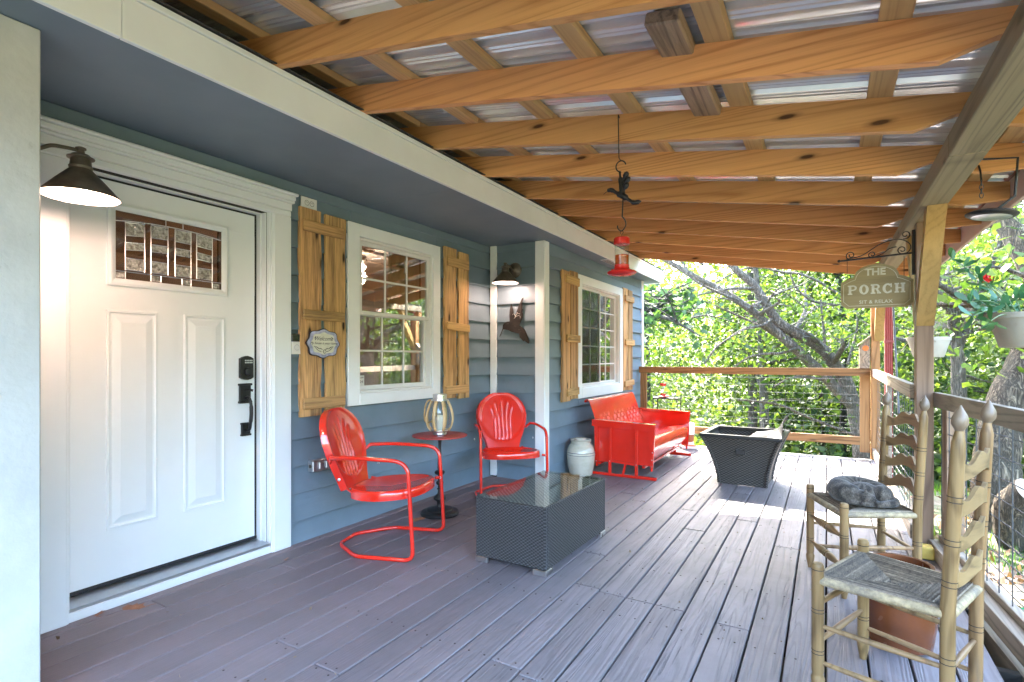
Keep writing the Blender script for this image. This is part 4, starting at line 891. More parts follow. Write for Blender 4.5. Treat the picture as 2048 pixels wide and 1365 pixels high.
# ---------------------------------------------------------------- iron stand, jar feeder, pet feeder
t = thing('plant_stand', 'thin black iron stand behind the red glider', 'stand', (1.13, 7.40, .0015))
for x, y in ((.97, 7.30), (1.29, 7.30), (.97, 7.52), (1.29, 7.52)): bx(x-.006, x+.006, y-.006, y+.006, .0015, .66, ch=.001).build('leg', MT['black'], t)
bx(.962, 1.298, 7.292, 7.528, .66, .675, ch=.002).build('table_top', MT['black'], t)
for y in (7.30, 7.52): bx(.976, 1.284, y-.004, y+.004, .2, .208, ch=.001).build('stretcher', MT['black'], t)
def nectar_feeder(loc, lab, fill, group):
    t = thing('nectar_feeder', lab, 'bird feeder', loc, 0, group, local=True)
    MB().lathe([(.040, .0), (.066, .006), (.075, .014), (.074, .020), (.060, .026), (.040, .034), (.036, .050), (.038, .055), (.0, .055)], 32).build('base_tray', MT['red_plastic'], t, 40)
    for k in range(5):
        a = R(72*k+20); MB().lathe([(.008, 0), (.007, .004), (.003, .006), (0, .006)], 8, (.058*math.cos(a), .058*math.sin(a), .024)).build('feeding_port', MT['red_plastic'], t, 40)
    MB().lathe([(.033, .054), (.036, .060), (.036, .165), (.034, .168)], 24, cap=False).build('jar', MT['clear'], t, 50)
    if fill: MB().lathe([(.0, .056), (.034, .057), (.034, .056+fill), (.0, .056+fill)], 24).build('nectar', MT['nectar'], t, 40)
    MB().lathe([(.038, .160), (.041, .163), (.041, .190), (.036, .196), (.0, .197)], 24).build('cap', MT['red_plastic'], t, 35)
    MB().tube([(0, 0, .196), (0, 0, .215)] + [(.008*math.sin(a), 0, .223-.008*math.cos(a)) for a in np.linspace(0, 5.6, 10)], .0018, 6).build('hanging_loop', MT['black'], t, 60)
    return t
nectar_feeder((1.085, 7.38, .6765), 'red and clear nectar feeder standing on the black iron stand', 0, 'red nectar feeders')
t = thing('pet_feeder', 'white gravity pet feeder on the deck beyond the red glider', 'pet feeder', (1.40, 7.45, .0015), R(25), local=True)
MB().box(-.10, .10, -.14, .10, 0, .045, ch=.015).build('base', MT['plastic_w'], t); MB().box(-.08, .08, -.13, -.03, .0455, .052).build('bowl', MT['orange'], t)
MB().lathe([(.075, .045), (.08, .06), (.08, .09)], 20, (0, .02, 0)).build('collar', MT['plastic_w'], t, 40)
MB().lathe([(.078, .09), (.085, .11), (.085, .19)], 20, (0, .02, 0)).build('kibble', pm('kibble', (.28, .10, .04), .8, var=.4, vs=60, bump=.8, bs=80), t, 40)
MB().lathe([(.086, .19), (.088, .33), (.075, .34), (.0, .345)], 20, (0, .02, 0)).build('hopper', MT['plastic_w'], t, 40)
# ---------------------------------------------------------------- hanging iron hummingbird and feeder
HX, HY = 2.104, 2.668
t = thing('hanging_hook', 'black iron hummingbird hook hanging from the third rafter', 'hook', (HX, HY, 2.0))
MB().tube([(HX-.012, HY+.012, 2.462), (HX-.012, HY-.004, 2.470), (HX-.012, HY-.006, 2.45), (HX-.010, HY, 2.25), (HX, HY, 2.232)], .0026, 6).build('wire', MT['black'], t, 60)
MB().tube([(HX+.026*math.cos(a), HY, 2.205+.028*math.sin(a)) for a in np.linspace(.2, 4.6, 16)] + [(HX, HY, 2.172)], .0036, 6).build('top_hook', MT['black'], t, 60)
MB().tube(smooth_path([(HX-.006, HY, 2.178), (HX-.002, HY, 2.14), (HX+.004, HY, 2.10), (HX+.008, HY, 2.06)], 4), [.006]*4+[.013]*4+[.015]*4+[.016], 8).build('upright_wing', MT['black'], t, 60)
for dx, z_ in ((.030, 2.155), (.038, 2.128), (.030, 2.100)): MB().tube(smooth_path([(HX+.006, HY, z_-.03), (HX+dx, HY-.006, z_), (HX+dx+.008, HY-.004, z_+.012)], 4), [.008]*3+[.014]*3+[.010]*2+[.004], 8).build('leaf', MT['black'], t, 60)
MB().tube(smooth_path([(HX-.094, HY, 2.075), (HX-.068, HY, 2.090), (HX-.050, HY, 2.090), (HX-.020, HY, 2.070), (HX+.012, HY, 2.050), (HX+.042, HY, 2.026), (HX+.070, HY, 2.008), (HX+.108, HY, 2.010)], 4), [.0015]*4+[.011]*3+[.012]*3+[.009]*3+[.016]*6+[.009]*4+[.012]*4+[.006, .001], 8).build('bird_body', MT['black'], t, 60)
MB().tube(smooth_path([(HX+.012, HY, 2.05), (HX+.008, HY, 1.96), (HX+.008, HY, 1.945), (HX+.022, HY, 1.925), (HX+.026, HY, 1.898), (HX+.006, HY, 1.872), (HX-.014, HY, 1.884), (HX-.018, HY, 1.902)], 4), .0036, 6).build('lower_hook', MT['black'], t, 60)
nectar_feeder((HX+.005, HY, 1.641), 'red capped nectar feeder half full of amber nectar hanging from the iron hook', .05, 'red nectar feeders')
t = thing('smoke_alarm', 'small round white alarm fixed between two rafters', 'alarm', (2.66, 3.36, 2.24)); MB().lathe([(.05, .0), (.062, .012), (.062, .03), (.0, .03)], 24, (2.66, 3.36, rzb(2.66)+.108)).build('body', MT['plastic_w'], t, 40)
MB().lathe([(.02, .0), (.03, .004), (.03, .0)], 16, (2.66, 3.36, rzb(2.66)+.104)).build('vent_ring', MT['alu'], t, 40)
# ---------------------------------------------------------------- porch sign on its scroll bracket
br = thing('sign_bracket', 'black scrolled iron bracket on the porch post holding the sign', 'bracket', (3.49, 4.25, 1.9))
SY = 4.252
bx(3.485, 3.501, SY-.012, SY+.012, 1.75, 2.035, ch=.002).build('wall_bar', MT['black'], br)
MB().tube([(3.486, SY, 1.890), (3.092, SY, 1.872)], .006, 8).build('arm', MT['black'], br, 60)
MB().lathe([(.0, -.011), (.009, -.006), (.011, 0), (.009, .006), (0, .011)], 12, (3.088, SY, 1.872)).build('ball_end', MT['black'], br, 60)
def spiral(cx, cz, r0, r1, a0, turns, n=26): return [(cx+(r0+(r1-r0)*i/n)*math.cos(a0+turns*6.283*i/n), SY, cz+(r0+(r1-r0)*i/n)*math.sin(a0+turns*6.283*i/n)) for i in range(n+1)]
for pts in (smooth_path([(3.13, SY, 1.882), (3.22, SY, 1.900), (3.32, SY, 1.965), (3.41, SY, 1.985), (3.465, SY, 1.960), (3.480, SY, 1.925), (3.465, SY, 1.898), (3.440, SY, 1.890)], 6) + spiral(3.435, 1.915, .026, .008, -1.5, -1.2),
            spiral(3.155, 1.905, .030, .007, -1.4, -1.4), spiral(3.275, 1.900, .024, .006, -1.2, -1.3), smooth_path([(3.295, SY, 1.885), (3.33, SY, 1.90), (3.37, SY, 1.93), (3.405, SY, 1.937)], 5), spiral(3.452, 2.010, .028, .007, -2.0, 1.3)):
    MB().tube(pts, .0034, 6).build('scroll', MT['black'], br, 60)
sg = thing('porch_sign', 'olive wooden hanging sign reading The Porch sit and relax', 'sign', (3.295, SY, 1.545))
def signpoly(o=0):
    x0, x1, z0, z1 = 3.098+o, 3.492-o, 1.548+o, 1.735-o; zc = 1.735-o; c = .03; mx = 3.295; r_ = .125-o*.6
    P = [(x0+c, z0), (x1-c, z0), (x1, z0+c), (x1, zc-.012), (x1-.045, zc+.012), (mx+r_, zc+.018)]
    for i in range(15): a = math.pi*(.06+.88*i/14); P.append((mx+r_*math.cos(a)*.97, zc+.022+.078*math.sin(a)))
    P += [(mx-r_, zc+.018), (x0+.045, zc+.012), (x0, zc-.012), (x0, z0+c)]
    return P
olive = wood('olive_sign_wood', (.15, .11, .05), (.26, .205, .105), 0, lines=4, across=6, along=.6, rough=.6, bump=.15, knots=.2)
cream = pm('cream_sign_paint', (.50, .47, .36), .6, var=.15, vs=40, bump=.1)
fy = lambda u, v, d: (u, d, v)
MB().prism(signpoly(), SY-.009, SY+.009, fy).build('board', olive, sg)
MB().tube([(u, SY-.0092, v) for u, v in signpoly(.016)], .0016, 5, closed=True).build('border_line', cream, sg)
TM = lambda x, z: Matrix.Translation((x, SY-.0098, z)) @ FACEY
text_mesh('THE', .062, TM(3.290, 1.782), .001, 0, 1.0, .0022, 1.0).build('lettering', cream, sg)
text_mesh('SIT & RELAX', .031, TM(3.293, 1.587), .001, 0, 1.0, .0004, 1.08).build('lettering', cream, sg)
# PORCH in fat slab serif capitals
def slab(m, rects, x, z, w, h):
    for a in rects: m.add([(x+p[0]*w, SY-.0096-q, z+p[1]*h) for q in (0, .0008) for p in a], [tuple(range(len(a))), tuple(range(2*len(a)-1, len(a)-1, -1))])
def rect(a, b, c, d): return [(a, c), (b, c), (b, d), (a, d)]
def ringsec(m, x, z, w, h, a0, a1, ro, ri, cx=.5, cz=.5, sq=1.0, n=18):
    for i in range(n):
        p = []
        for a, r_ in ((a0+(a1-a0)*i/n, 1), (a0+(a1-a0)*(i+1)/n, 1), (a0+(a1-a0)*(i+1)/n, 0), (a0+(a1-a0)*i/n, 0)):
            rx, rz = (ro if r_ else ri); p.append((cx+rx*math.cos(a), cz+rz*math.sin(a)))
        slab(m, [p], x, z, w, h)
pm_ = MB(); w, h = .053, .062; z0 = 1.640; xs = [3.138+i*.0640 for i in range(5)]; PI = math.pi
serif = lambda a, b: [rect(a, b, 0, .14), rect(a, b, .86, 1.0)]
x = xs[0]; slab(pm_, serif(0, .48)+[rect(.10, .38, .14, .86), rect(.38, .6, .86, 1.0), rect(.38, .6, .42, .54)], x, z0, w, h); ringsec(pm_, x, z0, w, h, -PI/2, PI/2, (.38, .29), (.16, .16), .58, .71)
x = xs[1]; ringsec(pm_, x, z0, w, h, 0, 2*PI, (.50, .52), (.20, .36), .5, .5, n=28); slab(pm_, [rect(.47, .53, .9, 1.06), rect(.47, .53, -.06, .1)], x, z0, w, h)
x = xs[2]; slab(pm_, serif(0, .48)+[rect(.10, .38, .14, .86), rect(.38, .56, .86, 1.0), rect(.38, .56, .46, .58), [(.50, .48), (.74, .48), (.98, .14), (.70, .14)], rect(.64, 1.06, 0, .14)], x, z0, w, h); ringsec(pm_, x, z0, w, h, -PI/2, PI/2, (.36, .27), (.14, .14), .56, .73)
x = xs[3]; ringsec(pm_, x, z0, w, h, .75, 2*PI-.75, (.52, .52), (.22, .36), .52, .5, n=24); slab(pm_, [rect(.80, .94, .60, 1.0), rect(.80, .92, .06, .34)], x, z0, w, h)
x = xs[4]; slab(pm_, serif(0, .46)+serif(.60, 1.06)+[rect(.09, .37, .14, .86), rect(.69, .97, .14, .86), rect(.37, .69, .43, .57)], x, z0, w, h)
pm_.build('lettering', cream, sg)
for x in (3.135, 3.445): MB().tube([(x, SY, 1.875), (x, SY, 1.735)], .0018, 6).build('chain', MT['black'], sg)
# ---------------------------------------------------------------- hanging pots, dish, rods, downspout, birdhouse
def hanging_pot(loc, top, lab, rim=.165, h=.185):
    t = thing('hanging_pot', lab, 'plant pot', loc, 0, 'hanging plastic pots', local=True)
    MB().lathe([(rim*.66, 0), (rim*.70, .006), (rim*.97, h-.03), (rim, h-.03), (rim*1.02, h), (rim*.95, h), (rim*.9, h-.04), (0, h-.04)], 36).build('pot', MT['pot'], t, 40)
    MB().lathe([(rim*.93, h-.035), (0, h-.028)], 24).build('soil', MT['under'], t)
    for k in range(3):
        a = R(120*k+30); MB().tube([(rim*math.cos(a), rim*math.sin(a), h-.01), (.01*math.cos(a), .01*math.sin(a), top)], .0016, 5).build('hanger_wire', MT['galv_wire'], t)
    MB().tube([(.012*math.cos(a), 0, top+.01+.014*math.sin(a)) for a in np.linspace(-1.5, 4.2, 12)], .0022, 6).build('hook', MT['black'], t, 60)
    return t
hanging_pot((3.945, 3.88, 1.275), .75, 'beige hanging pot of a leafy red flowered plant at the right edge')
hanging_pot((3.83, 6.26, 1.225), .80, 'beige hanging pot of dry twigs behind the sign post')
def leafmat(name, c0, c1, trans=.45, rough=.5, hue=.03):
    t = NT(name); geo = t.new('ShaderNodeNewGeometry'); rnd = geo.outputs['Random Per Island']
    c = t.ramp(rnd, [(0, c0), (.5, tuple((a+b)/2 for a, b in zip(c0, c1))), (1, c1)])
    t.lk(c, t.b.inputs['Base Color']); t.set('Roughness', rough); t.set('Specular IOR Level', .35)
    tr = t.new('ShaderNodeBsdfTranslucent'); cm = t.mix(1.0, c, (1.2, 1.35, .5), 'MULTIPLY'); t.lk(cm, tr.inputs[0])
    mx = t.new('ShaderNodeMixShader'); mx.inputs[0].default_value = trans; t.lk(t.b.outputs[0], mx.inputs[1]); t.lk(tr.outputs[0], mx.inputs[2]); t.lk(mx.outputs[0], t.out.inputs[0]); return t.m
def fast_mesh(name, V, F, mats, k):
    me = bpy.data.meshes.new(name); V = np.asarray(V, dtype=np.float32); F = np.asarray(F, dtype=np.int32); n = len(F)
    me.vertices.add(len(V)); me.vertices.foreach_set('co', V.ravel()); me.loops.add(n*k); me.loops.foreach_set('vertex_index', F.ravel())
    me.polygons.add(n); me.polygons.foreach_set('loop_start', np.arange(0, n*k, k, dtype=np.int32)); me.polygons.foreach_set('loop_total', np.full(n, k, dtype=np.int32))
    for m in mats: me.materials.append(m)
    me.update(calc_edges=True); return me
LEAF = np.array([(0, 0, 0), (.34, .30, .05), (0, 1, -.06), (-.34, .30, .05)])
LOBE = np.array([(0, -.12, 0), (.22, .02, .02), (.52, .10, .03), (.34, .30, .02), (.55, .58, .0), (.24, .60, .01), (0, 1.0, -.05), (-.24, .60, .01), (-.55, .58, 0), (-.34, .30, .02), (-.52, .10, .03), (-.22, .02, .02)])
def scatter_leaves(P, size, shape=LEAF, droop=.35, sizevar=.4, seed=1):
    g = np.random.default_rng(seed); n = len(P); k = len(shape)
    a = g.uniform(0, 2*np.pi, n); tilt = g.normal(0, .7, n)+droop; roll = g.normal(0, .6, n); s = size*(1+g.uniform(-sizevar, sizevar, n))
    d = np.stack([np.cos(a)*np.cos(tilt), np.sin(a)*np.cos(tilt), -np.sin(tilt)], 1)
    sd = np.stack([-np.sin(a), np.cos(a), np.zeros(n)], 1); up = np.cross(sd, d)
    sd2 = sd*np.cos(roll)[:, None]+up*np.sin(roll)[:, None]; up2 = np.cross(sd2, d)
    V = P[:, None, :] + s[:, None, None]*(shape[None, :, 0, None]*sd2[:, None, :]+shape[None, :, 1, None]*d[:, None, :]+shape[None, :, 2, None]*up2[:, None, :])
    F = np.arange(n*k).reshape(n, k); return V.reshape(-1, 3), F
def leaf_obj(name, P, size, mat, parent=None, shape=LEAF, seed=1, kind=None, **k):
    V, F = scatter_leaves(np.asarray(P, float), size, shape, seed=seed, **k); c = V.mean(0)
    me = fast_mesh(name, V-c, F, [mat], len(shape)); return_o = link(name, me, Vector(c), parent)
    if kind: return_o['kind'] = kind
    return return_o
# leafy plant in the right hand pot
PADDLE = np.array([(0, 0, 0), (.13, .25, .03), (.20, .6, .04), (.12, .92, .0), (0, 1, -.03), (-.12, .92, 0), (-.20, .6, .04), (-.13, .25, .03)])
PX, PY = 3.945, 3.88
pl = thing('flowering_plant', 'broad leaved green plant with a red bloom spilling from the right hand pot', 'plant', (PX, PY, 1.42))
stem = MB(); LP = []; g2 = random.Random(3)
for i in range(15):
    a = g2.uniform(0, 6.28); L = g2.uniform(.10, .26); ht = g2.uniform(.03, .22)
    if i < 6: a = R(172+i*11); L = (.26, .20, .16, .24, .27, .30)[i]; ht = (.36, .28, .20, .10, .02, -.05)[i]
    p0 = Vector((PX+.05*math.cos(a), PY+.05*math.sin(a), 1.42)); p2 = p0+Vector((L*math.cos(a), L*math.sin(a), ht)); p1 = (p0+p2)/2+Vector((0, 0, .05))
    sp_ = smooth_path([p0, p1, p2], 6); stem.tube(sp_, .0028, 5)
    for q in (sp_[-1:]+sp_[-4:-3] if i < 6 else sp_[4::3]):
        for _ in range(5 if i < 6 else 4): LP.append(tuple(q+Vector((g2.uniform(-.008, .008), g2.uniform(-.008, .008), g2.uniform(-.008, .008)))))
stem.build('stems', pm('green_stem', (.10, .16, .05), .5), pl, 60)
leaf_obj('leaves', LP, .068, leafmat('succulent_leaf', (.03, .10, .045), (.08, .20, .09), .25, .3), pl, PADDLE, seed=5, droop=-.3)
FX, FY, FZ = 3.775, 3.90, 1.655
MB().tube([(PX-.03, PY, 1.43), (3.86, 3.89, 1.56), (FX, FY, FZ)], .003, 5).build('flower_stem', pm('green_stem_b', (.10, .16, .05), .5), pl, 60)
leaf_obj('bloom', [(FX+g2.gauss(0, .010), FY+g2.gauss(0, .010), FZ+g2.gauss(0, .008)) for _ in range(40)], .026, pm('red_petal', (.65, .01, .01), .5), pl, seed=6, droop=-.4)
tw = thing('dry_plant', 'bare tangled twigs of a dried plant in the far hanging pot', 'plant', (3.83, 6.26, 1.37)); m = MB()
for i in range(26):
    a = g2.uniform(0, 6.28); L = g2.uniform(.08, .26); ht = g2.uniform(-.12, .30); p0 = Vector((3.83, 6.26, 1.37)); p2 = p0+Vector((L*math.cos(a), L*math.sin(a), ht))
    m.tube(smooth_path([p0, (p0+p2)/2+Vector((g2.uniform(-.05, .05), g2.uniform(-.05, .05), .06)), p2], 5), .0022, 4)
m.build('twigs', pm('dry_twig', (.30, .24, .17), .8), tw)
t = thing('hanging_dish', 'shallow dark round dish lamp hung under the eave by the right edge', 'lamp', (3.625, 3.02, 1.80))
MB().lathe([(.0, -.006), (.075, -.004), (.088, .004), (.090, .010), (.07, .020), (.03, .028), (.0, .03)], 32).xf(Matrix.Translation((3.625, 3.02, 1.825)) @ Matrix.Rotation(R(6), 4, 'Y')).build('dish', MT['black'], t, 40)
MB().lathe([(.0, -.0075), (.066, -.0055), (.070, -.003)], 32).xf(Matrix.Translation((3.625, 3.02, 1.825)) @ Matrix.Rotation(R(6), 4, 'Y')).build('diffuser', MT['alu'], t, 40)
MB().tube([(3.640, 3.02, 1.85), (3.70, 3.02, 1.90), (3.71, 3.02, 2.06), (3.59, 3.02, 2.075)], .005, 6).build('bent_rod', MT['black'], t, 60)
t = thing('hanging_chain', 'short rusty chain and clip hanging from a rafter by the eave', 'chain', (3.64, 3.24, 2.0))
MB().tube([(3.632, 3.29, 2.13), (3.634, 3.26, 2.09), (3.636, 3.25, 2.04)], .004, 6).build('strap', MT['rust'], t, 60)
for k in range(4): MB().tube([(3.636+.007*math.cos(a)*(k % 2), 3.25+.007*math.cos(a)*(1-k % 2), 2.03-.019*k+.013*math.sin(a)) for a in np.linspace(0, 6.28, 11)[:-1]], .002, 5, closed=True).build('link', MT['galv_wire'], t, 60)
t = thing('downspout', 'ribbed red metal downspout outside the far corner post', 'downspout', (3.655, 7.86, gz(3.65, 7.86)))
MB().prism([(3.615+.08*i/8, 7.82+(.006 if i % 2 else 0)) for i in range(9)]+[(3.695, 7.90), (3.615, 7.90)], gz(3.65, 7.86), 2.12, lambda u, v, d: (u, v, d)).build('pipe', MT['red_trim'], t)
bx(3.608, 3.702, 7.813, 7.906, 1.40, 1.43).build('strap', MT['red_trim'], t); MB().prism([(7.86, 2.121), (7.30, 2.19), (7.18, 2.19), (7.18, 2.12), (7.80, 2.05)], 3.62, 3.69, lambda u, v, d: (d, u, v)).build('elbow', MT['red_trim'], t)
t = thing('birdhouse', 'grey wooden birdhouse with an orange ringed hole on the far rail', 'birdhouse', (3.405, 7.75, 1.092))
bx(3.352, 3.458, 7.70, 7.80, 1.0925, 1.36).build('box', MT['grey_wood'], t)
MB().prism([(3.335, 1.362), (3.465, 1.475), (3.465, 1.490), (3.335, 1.377)], 7.685, 7.815, fy).build('roof', MT['grey_wood'], t); MB().prism([(3.352, 1.3605), (3.458, 1.3605), (3.458, 1.468)], 7.702, 7.798, fy).build('gable', MT['grey_wood'], t)
MB().lathe([(.032, 0), (.032, .004), (.0, .004)], 24).xf(Matrix.Translation((3.415, 7.70, 1.335)) @ Matrix.Rotation(R(90), 4, 'X')).build('hole_ring', MT['orange'], t)
bx(3.33, 3.47, 7.70, 7.80, 1.0922, 1.0924, ch=0).build('shelf', MT['grey_wood'], t)
t = thing('rail_pole', 'slim grey metal pole clamped to the side railing', 'pole', (3.49, 5.5, 1.0)); MB().tube([(3.535, 5.52, .75), (3.60, 6.9, 2.16)], .009, 8).build('pole', MT['galv_wire'], t, 60); bx(3.516, 3.56, 5.76, 5.82, .97, 1.03).build('clamp', MT['rust'], t)
t = MB().box(3.50, 3.575, 4.06, 4.15, .0015, .075, ch=.006).build('wood_block', MT['yellow']); tag(t, 'small yellow wood block on the deck at the foot of the sign post', 'block')
t = thing('glazed_pot', 'round brown glazed pot standing behind the near chair', 'plant pot', (3.285, 2.815, .0015), local=True)
MB().lathe([(.095, 0), (.115, .012), (.128, .10), (.132, .20), (.126, .28), (.112, .315), (.118, .33), (.122, .345), (.105, .345), (.10, .31), (0, .30)], 40).build('pot', MT['terra'], t, 50)
# dry leaves
def dry_leaf(x, y, s, rz, lab):
    m = MB(); pts = [(p[0]*s, p[1]*s) for p in ((0, -.5), (.12, -.3), (.35, -.25), (.18, -.05), (.40, .12), (.15, .2), (.22, .45), (0, .6), (-.2, .42), (-.14, .2), (-.38, .15), (-.18, -.02), (-.3, -.25), (-.1, -.3))]
    m.add([(u, v, .002+.02*s*8*(u*u+v*v)/s*.3+.006*math.sin(u*60)) for u, v in pts], [tuple(range(len(pts)))]); m.tube([(0, -.5*s, .004), (0.01, -.7*s, .008), (.02, -.85*s, .006)], .0012, 4)
    m.xf(Matrix.Translation((x, y, .002)) @ Matrix.Rotation(rz, 4, 'Z')); tag(m.build('dry_leaf', MT['leaf_dry']), lab, 'leaf', 'dry leaves on the deck')
dry_leaf(.03, 1.21, .07, 1.0, 'narrow dry leaf against the door sill near the left column'); dry_leaf(.11, 1.33, .10, 2.2, 'curled brown oak leaf on the boards before the door sill')
dry_leaf(.20, 2.11, .045, .5, 'tiny dry leaf on the deck at the right end of the door sill'); dry_leaf(.37, 3.14, .11, 2.8, 'dry leaf on the deck beside the pedestal base')
dry_leaf(2.37, 4.62, .06, 1.3, 'reddish dry leaf on the boards before the dark wicker tub'); dry_leaf(3.18, 6.95, .05, .2, 'pale dry leaf on the sunlit boards near the far corner')
gd = np.random.default_rng(77); nd = 260; dx_ = gd.uniform(.05, 3.5, nd); dy_ = gd.uniform(.3, 7.5, nd); okd = ~((dx_ < .7) & (dy_ > 4.6)); dx_, dy_ = dx_[okd], dy_[okd]
leaf_obj('deck_debris', np.stack([dx_, dy_, np.full(len(dx_), .0035)], 1), .013, leafmat('crumbs', (.10, .06, .03), (.34, .26, .18), .05, .9), None, seed=78, droop=0, kind='stuff', sizevar=.7)
# ---------------------------------------------------------------- ladder-back chairs
def turned(p0, p1, segs, n=12):      # segs: list (t, r)
    p0, p1 = Vector(p0), Vector(p1); return MB().tube([p0+(p1-p0)*t for t, _ in segs], [r for _, r in segs], n)
def rings(p0, p1, ts, r):
    m = MB(); p0, p1 = Vector(p0), Vector(p1); d = (p1-p0).normalized()
    for t in ts:
        c = p0+(p1-p0)*t; m.tube([c-d*.0016, c+d*.0016], r, 12, cap=False)
    return m
def ladder_chair(loc, rz, lab, fancy, ht=1.0):
    t = thing('ladder_back_chair', lab, 'chair', loc, rz, 'ladder-back chairs', local=True)
    fx_, fw, bx_, bw_ = .18, .205, -.18, .165; r = .0205
    for s in (-1, 1):
        a, b = (fx_, s*fw, 0), (fx_, s*fw, .482)
        leg = turned(a, b, [(0, .012), (.02, .0135), (.10, .021), (.15, .023), (.17, .0185), (.185, .0185), (.20, r), (.34, r), (.62, r), (.86, r), (.95, r), (.955, .0205), (.965, .0205), (.97, r), (.985, r), (1, r*.8)]).build('leg', MT['chairwood'], t, 40)
        rings(a, b, (.335, .36, .64, .665, .955), r+.0004).build('groove', MT['groove'], leg, kind='stuff')
        c0, c1, c2 = Vector((bx_, s*bw_, 0)), Vector((bx_-.003, s*bw_, .44)), Vector((bx_-.032, s*(bw_+.004), ht))
        pth = [c0+(c1-c0)*q for q in (0, .03, .12, .3, .6, 1)] + [c1+(c2-c1)*q for q in (.15, .3, .5, .7, .85, .93, .96, 1)]
        rr = [.014, .018, r, r, r, r, r, r, r, r*.98, r*.95, r*.9, r*.7, r*.5]
        post_ = MB().tube(pth, rr, 12).build('back_post', MT['chairwood'], t, 40)
        rg = rings(c0, c1, (.62, .66), r+.0004); rg.v += []
        for q in (.13, .16, .36, .39, .60, .63): 
            mm = rings(c1, c2, (q,), r+.0004); rg.add(mm.v, mm.f)
        rg.build('groove', MT['groove'], post_, kind='stuff')
        d = (c2-c1).normalized(); fin = MB().tube([c2+d*z for z in (-.006, .004, .010, .018, .030, .042, .054, .066, .074)], [.010, .0155, .0195, .0222, .0222, .019, .013, .006, .0015], 14).build('finial', MT['finial'], post_, 60)
        for z in (.13, .26): turned((fx_, s*fw, z), (bx_, s*bw_, z-.005), [(0, .006), (.08, .0085), (.5, .011), (.92, .0085), (1, .006)], 8).build('side_rung', MT['rungwood'], t, 60)
    for z in ((.155, .305) if fancy else (.20, .335)):
        seg = [(0, .006), (.06, .008), (.18, .011), (.30, .018), (.38, .021), (.43, .018), (.445, .013), (.46, .019), (.48, .016), (.5, .021), (.52, .016), (.54, .019), (.555, .013), (.57, .018), (.62, .021), (.70, .018), (.82, .011), (.94, .008), (1, .006)] if fancy else [(0, .006), (.1, .009), (.5, .0125), (.9, .009), (1, .006)]
        turned((fx_, -fw, z), (fx_, fw, z), seg, 10).build('front_rung', MT['rungwood'], t, 60)
    turned((bx_, -bw_, .24), (bx_, bw_, .24), [(0, .007), (.5, .0105), (1, .007)], 8).build('back_rung', MT['rungwood'], t, 60)
    for k in range(4):
        z = .535+k*.112; f = (z-.44)/(ht-.44); xb = bx_-.003-.029*f; ww = bw_+.003*f-.008
        n = 22; prof_t = lambda q: .034+.018*math.cos(q*math.pi)*1.0-.010*math.cos(q*3*math.pi) ; prof_b = lambda q: -.020+.014*math.cos(q*math.pi)
        m = MB(); vs = []
        for i in range(n+1):
            q = 2*i/n-1; y = ww*q; bow = -.030*(1-q*q)
            for dx in (-.006, .006):
                for zz in (prof_b(q), prof_t(q)): vs.append((xb+bow+dx-.05*(zz)*1.0, y, z+zz))
        fs = []
        for i in range(n):
            o = i*4; p = o+4; fs += [(o, p, p+1, o+1), (o+2, o+3, p+3, p+2), (o+1, p+1, p+3, o+3), (o, o+2, p+2, p)]
        fs += [(0, 1, 3, 2), (n*4, n*4+2, n*4+3, n*4+1)]
        m.add(vs, fs).build('slat', MT['rungwood'] if False else MT['slatwood'], t, 40)
    # rush seat: strands run parallel to each rail and dip to the middle
    SZ = .438; C = [(fx_, fw-.004), (fx_, -fw+.004), (bx_, -bw_+.004), (bx_, bw_-.004)]; cx, cy = .01, 0.0; m = MB(); rl = MB()
    for e in range(4):
        A = Vector((*C[e], 0)); B = Vector((*C[(e+1) % 4], 0)); Cc = Vector((cx, cy, 0)); N = 26
        out = ((A+B)/2-Cc).normalized()
        for i in range(N):
            t0, t1 = i/N, (i+1)/N
            def at(tt, q): a = A+(Cc-A)*tt; b = B+(Cc-B)*tt; return a+(b-a)*q
            nseg = 6
            ring_ = []
            jz = random.uniform(-.0015, .0015)
            for q in np.linspace(0, 1, nseg+1):
                p0, p1 = at(t0, q), at(t1, q); pm2 = (p0+p1)/2
                zz = SZ+.002-.026*((t0+t1)/2)**.8 + jz + random.uniform(-.001, .001)
                ring_ += [(p0.x, p0.y, zz-.006), (pm2.x, pm2.y, zz+.0015), (p1.x, p1.y, zz-.006)]
            fs = []
            for s_ in range(nseg):
                for k_ in range(2): o = s_*3+k_; fs.append((o, o+3, o+4, o+1))
            m.add(ring_, fs)
        # wrapped rail
        L = (B-A).length; nn = int(L/.0085)
        path = []; rad = []
        for i in range(nn*2+1): path.append(A+(B-A)*(i/(nn*2))+out*.006+Vector((0, 0, SZ-.016))); rad.append(.0165 if i % 2 else .0148)
        rl.tube(path, rad, 10)
    m.build('rush_seat', MT['rush'], t, 50); rl.build('wrapped_rail', MT['rush_rail'], t, 50)
    und = MB().add([(C[0][0], C[0][1], SZ-.026), (C[1][0], C[1][1], SZ-.026), (C[2][0], C[2][1], SZ-.026), (C[3][0], C[3][1], SZ-.026), (cx, cy, SZ-.034)], [(0, 4, 1), (1, 4, 2), (2, 4, 3), (3, 4, 0)]); und.build('seat_underside', MT['rush'], t)
    return t
MT['finial'] = pm('worn_finial_wood', (.19, .135, .085), .42, var=.25, vs=12, bump=.1)
MT['slatwood'] = wood('slat_wood', (.10, .064, .032), (.265, .175, .082), 1, lines=8, across=8, along=1.0, rough=.42, bump=.12, knots=.15)
rt = NT('rush'); geo_ = rt.new('ShaderNodeNewGeometry'); n_ = rt.noise(rt.coords((70, 70, 70)), 1.0, 5, .7); nb = rt.noise(rt.coords((4, 4, 4)), 1.0, 4)
